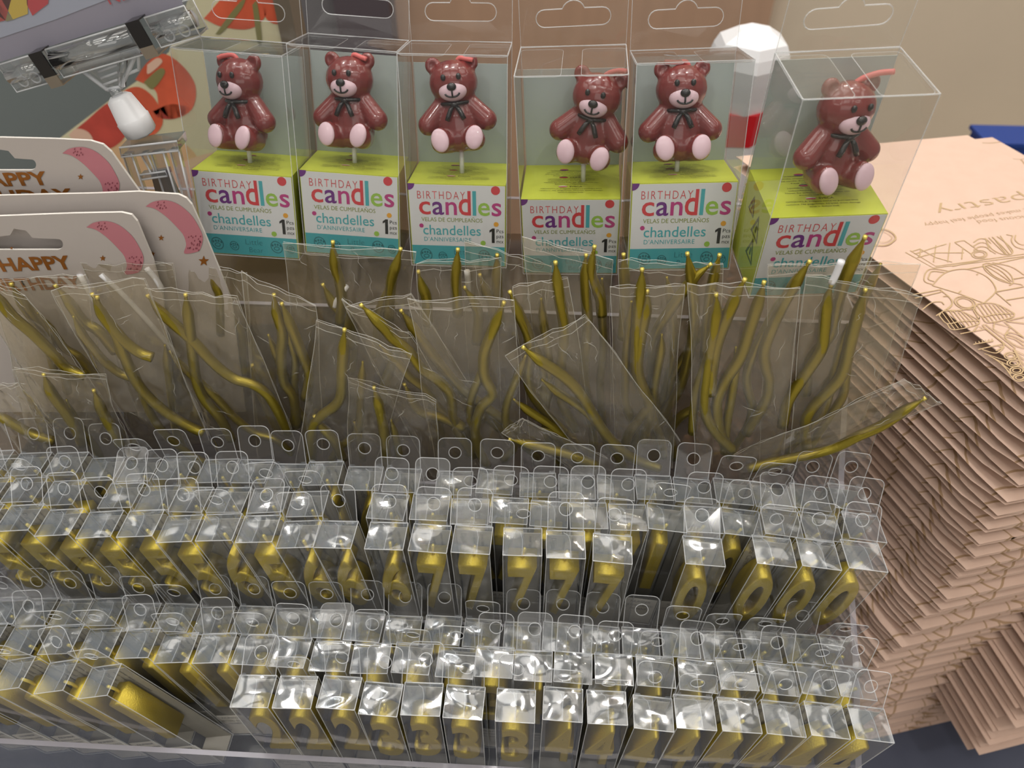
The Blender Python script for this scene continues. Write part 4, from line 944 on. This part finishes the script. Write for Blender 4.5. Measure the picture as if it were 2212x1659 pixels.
# topmost bag: its printed face traced on the paper
zt = ZT
A, Bc = P(1590, 338, z=zt), P(2090, 292, z=zt); Cc = Ctop
Dc = Bc + (Cc - A)
r = thing('paper_bag', 'pink paper bag with gold kitchen drawings, topmost of the stack', 'paper bag', Matrix.Translation((Cc.x, Cc.y, zt)), 'stacked paper bags')
o = Vector((Cc.x, Cc.y, zt))
mb = MB(); zl = .010
mb.add([p - o for p in (A, Cc, Dc, Bc)] + [p - o - Z3 * .0006 for p in (A, Cc, Dc, Bc)], [(0, 1, 2, 3), (7, 6, 5, 4), (0, 4, 5, 1), (1, 5, 6, 2), (2, 6, 7, 3), (3, 7, 4, 0)], 'kraft_plain')
low = [A - Z3 * zl, Cc - Z3 * zl, Dc - Z3 * zl, Bc - Z3 * zl]
ins = (Bc - A).normalized() * .03
g = [A + ins - Z3 * zl * .5, Cc + ins - Z3 * zl * .5]
mb.add([p - o for p in (A, Cc, g[1], g[0])] , [(0, 3, 2, 1)], 'kraft_plain'); mb.add([p - o for p in (g[0], g[1], low[1], low[0])], [(0, 3, 2, 1)], 'kraft_plain')
mb.add([p - o for p in low], [(0, 1, 2, 3)], 'kraft_plain')
mb.build('bag_body', r)
# line drawings and words, in the plane of the paper
mb = MB(); zp = zt + .0003
def K(x, y): return (1880 + x / 3.949, 280 + y / 3.949)
def J(x, y): return (2000 + x / 6.382, 640 + y / 6.382)
LN = [0]
def ln(pts, conv, w=.0008, closed=False, smooth=True):
    q = [Vector((*conv(*p), 0)) for p in pts]
    if smooth and len(q) > 2: q = smooth_path(q + [q[0]] if closed else q, 5); q = q[:-1] if closed else q
    LN[0] += 1; ribbon(mb, [P(p.x, p.y, z=zp) - o + Z3 * LN[0] * .000006 for p in q], w, Z3, 'ink_tan', closed)
S_ = dict(smooth=False)
for p in ([(340, 1030), (560, 1165), (1311, 1060)], [(300, 1045), (540, 1180), (1311, 1080)], [(350, 1040), (430, 1015)], [(430, 1020), (560, 1090), (700, 1130)], [(380, 1060), (560, 1000), (650, 975)], [(540, 1130), (560, 985)], [(660, 1130), (680, 965)], [(780, 1105), (790, 1010), (720, 960)], [(400, 1090), (560, 1050), (800, 1050)], [(430, 1020), (420, 1090)],
          [(720, 960), (800, 945)], [(720, 960), (860, 1060)], [(800, 945), (920, 1030)], [(990, 930), (1010, 1020), (1070, 1060)], [(1050, 920), (1160, 1060)], [(1110, 905), (1210, 1050)], [(1160, 895), (1215, 905)], [(1000, 1100), (700, 1165)], [(820, 1190), (1000, 1160), (1311, 1090)]): ln(p, K, **S_)
for rr in ((930, 1065, 66, 34), (930, 1065, 46, 22)): ln([(rr[0] + rr[2] * math.cos(R(t)), rr[1] + rr[3] * math.sin(R(t))) for t in range(0, 360, 24)], K, closed=True)
for k in range(3): ln([(880, 1030 - 34 * k), (930, 1000 - 34 * k), (990, 1005 - 34 * k), (1030, 1040 - 34 * k)], K)
ln([(980, 925), (1020, 1000), (1100, 1055), (1190, 1065), (1215, 1030), (1150, 960), (1080, 910)], K); ln([(1010, 920), (1090, 1000), (1150, 1060)], K); ln([(1040, 915), (1130, 1000), (1185, 1060)], K)
ln([(1215, 905), (1205, 950), (1240, 1000), (1311, 1020)], K); ln([(1240, 900), (1235, 940), (1270, 975), (1311, 985)], K)
# jug
ln([(530, 1330), (600, 1250), (680, 1205), (800, 1190), (900, 1210), (1000, 1260), (1060, 1330), (1065, 1390), (970, 1480)], K); ln([(530, 1330), (760, 1400), (970, 1480)], K, **S_)
ln([(530, 1320), (470, 1300), (460, 1260), (490, 1200), (560, 1190), (680, 1210)], K); ln([(545, 1295), (500, 1280), (500, 1250), (530, 1210), (640, 1220)], K); ln([(775, 1375), (750, 1395)], K, **S_); ln([(920, 1230), (905, 1240)], K, **S_)
# whisk
ln([(960, 1150), (990, 1210), (1090, 1280), (1190, 1310), (1220, 1300), (1190, 1230), (1100, 1170), (1010, 1140), (960, 1150)], K); ln([(980, 1160), (1080, 1220), (1195, 1300)], K); ln([(1000, 1150), (1120, 1210), (1205, 1295)], K); ln([(970, 1165), (1060, 1250), (1180, 1305)], K)
ln([(1185, 1330), (1220, 1310), (1280, 1320), (1300, 1330)], K, **S_); ln([(1040, 1135), (1200, 1170), (1311, 1240)], K); ln([(1220, 1275), (1311, 1260)], K, **S_); ln([(1070, 1385), (1311, 1340)], K, **S_); ln([(1160, 1455), (1311, 1430)], K, **S_); ln([(1070, 1390), (1200, 1500)], K, **S_)
# spoon rest, scraper
ln([(360, 1410), (600, 1365)], K, **S_); ln([(380, 1440), (605, 1385), (600, 1365)], K, **S_); ln([(440, 1540), (520, 1480), (600, 1470), (630, 1495)], K); ln([(600, 1370), (680, 1440), (690, 1500), (560, 1590)], K); ln([(620, 1425), (670, 1420)], K, **S_)
for a_, b_ in ((150, 85), (112, 62)): ln([(540 + a_ * math.cos(R(t)) * .98, 95 + b_ * math.sin(R(t)) + .18 * a_ * math.cos(R(t))) for t in range(0, 360, 20)], J, closed=True)
ln([(690, 130), (560, 180), (420, 200), (350, 210), (300, 185), (360, 120), (350, 40)], J)
# cake moulds
def mould(x, y, s):
    ln([(x, y), (x + 60 * s, y - 60 * s), (x + 260 * s, y - 70 * s), (x + 420 * s, y - 10 * s), (x + 560 * s, y + 70 * s)], J); ln([(x, y), (x + 110 * s, y + 110 * s), (x + 300 * s, y + 80 * s), (x + 560 * s, y + 70 * s)], J)
    ln([(x + 110 * s, y + 110 * s), (x + 170 * s, y + 190 * s), (x + 300 * s, y + 185 * s), (x + 440 * s, y + 150 * s), (x + 540 * s, y + 115 * s), (x + 560 * s, y + 70 * s)], J)
    for k in range(7): ln([(x + (40 + 55 * k) * s, y - (45 + 14 * math.sin(k * .6)) * s), (x + (150 + 58 * k) * s, y + (105 - 4 * k) * s), (x + (215 + 50 * k) * s, y + (187 - 12 * k) * s)], J, .0007, **S_)
mould(180, 270, 1.0); mould(660, 170, 1.0)
ln([(690, 170), (650, 190), (730, 320), (745, 290)], J, **S_); ln([(470, 525), (820, 455), (1070, 660), (720, 740)], J, **S_); ln([(660, 480), (715, 410), (780, 445)], J, **S_); ln([(1070, 660), (1060, 720), (960, 790), (770, 740)], J); ln([(1000, 690), (1050, 710), (960, 760)], J); ln([(650, 670), (930, 620)], J, **S_)
for k in range(6): ln([(690 + 45 * k, 660 - 9 * k), (680 + 45 * k, 635 - 9 * k)], J, .0006, **S_)
ln([(780, 400), (820, 395), (1230, 720)], J, **S_); ln([(780, 400), (800, 430), (1180, 740), (1230, 720)], J, **S_); ln([(940, 370), (1160, 430), (1085, 540), (930, 460), (940, 370)], J, **S_)
ln([(1090, 540), (1110, 600), (1250, 690), (1353, 720)], J); ln([(1090, 540), (1150, 505), (1260, 530), (1353, 580)], J); ln([(1110, 560), (1230, 600), (1353, 690)], J); ln([(1120, 530), (1240, 570), (1353, 640)], J); ln([(1070, 350), (1353, 580)], J, **S_); ln([(1100, 345), (1353, 290)], J, **S_); ln([(1110, 350), (1353, 380)], J, **S_)
for k in range(4):
    ln([(1165 + 40 * k + 90 * math.cos(R(t)), 830 + 100 * k + 50 * math.sin(R(t))) for t in range(0, 360, 30)], J, closed=True); ln([(1165 + 40 * k + 55 * math.cos(R(t)), 830 + 100 * k + 28 * math.sin(R(t))) for t in range(0, 360, 30)], J, closed=True)
for k in range(5): ln([(800 + 60 * k, 800 + 30 * k), (1110 + 20 * k, 900 + 60 * k)], J, .0007, **S_)
for k in range(4): ln([(1200, 740), (1353, 820 + 70 * k)], J, .0007, **S_)
# seal
ln([(40, 990), (130, 992), (190, 960), (215, 925), (180, 880), (120, 855), (40, 850)], K, .0012); ln([(60, 960), (130, 965), (185, 925), (120, 875), (60, 870)], K, .0005)
mb.build('line_drawing', r)
mb = MB()
def bag_words(body, pa, pb, hh, **k):
    a, b = P(*pa, z=zp) - o, P(*pb, z=zp) - o; ux = (b - a).normalized()
    put_text(mb, body, 'ink_tan', a, ux, Z3.cross(ux), width=(b - a).length, height=hh, **k)
bag_words('m pastry', (2290, 405), (2012, 448), .0135, bold=-.015)
bag_words('Delicious food', (2240, 462), (2108, 476), .0050, bold=-.015)
bag_words('that makes people feel happy', (2240, 446), (1994, 483), .0048, bold=-.015)
mb.build('lettering', r)
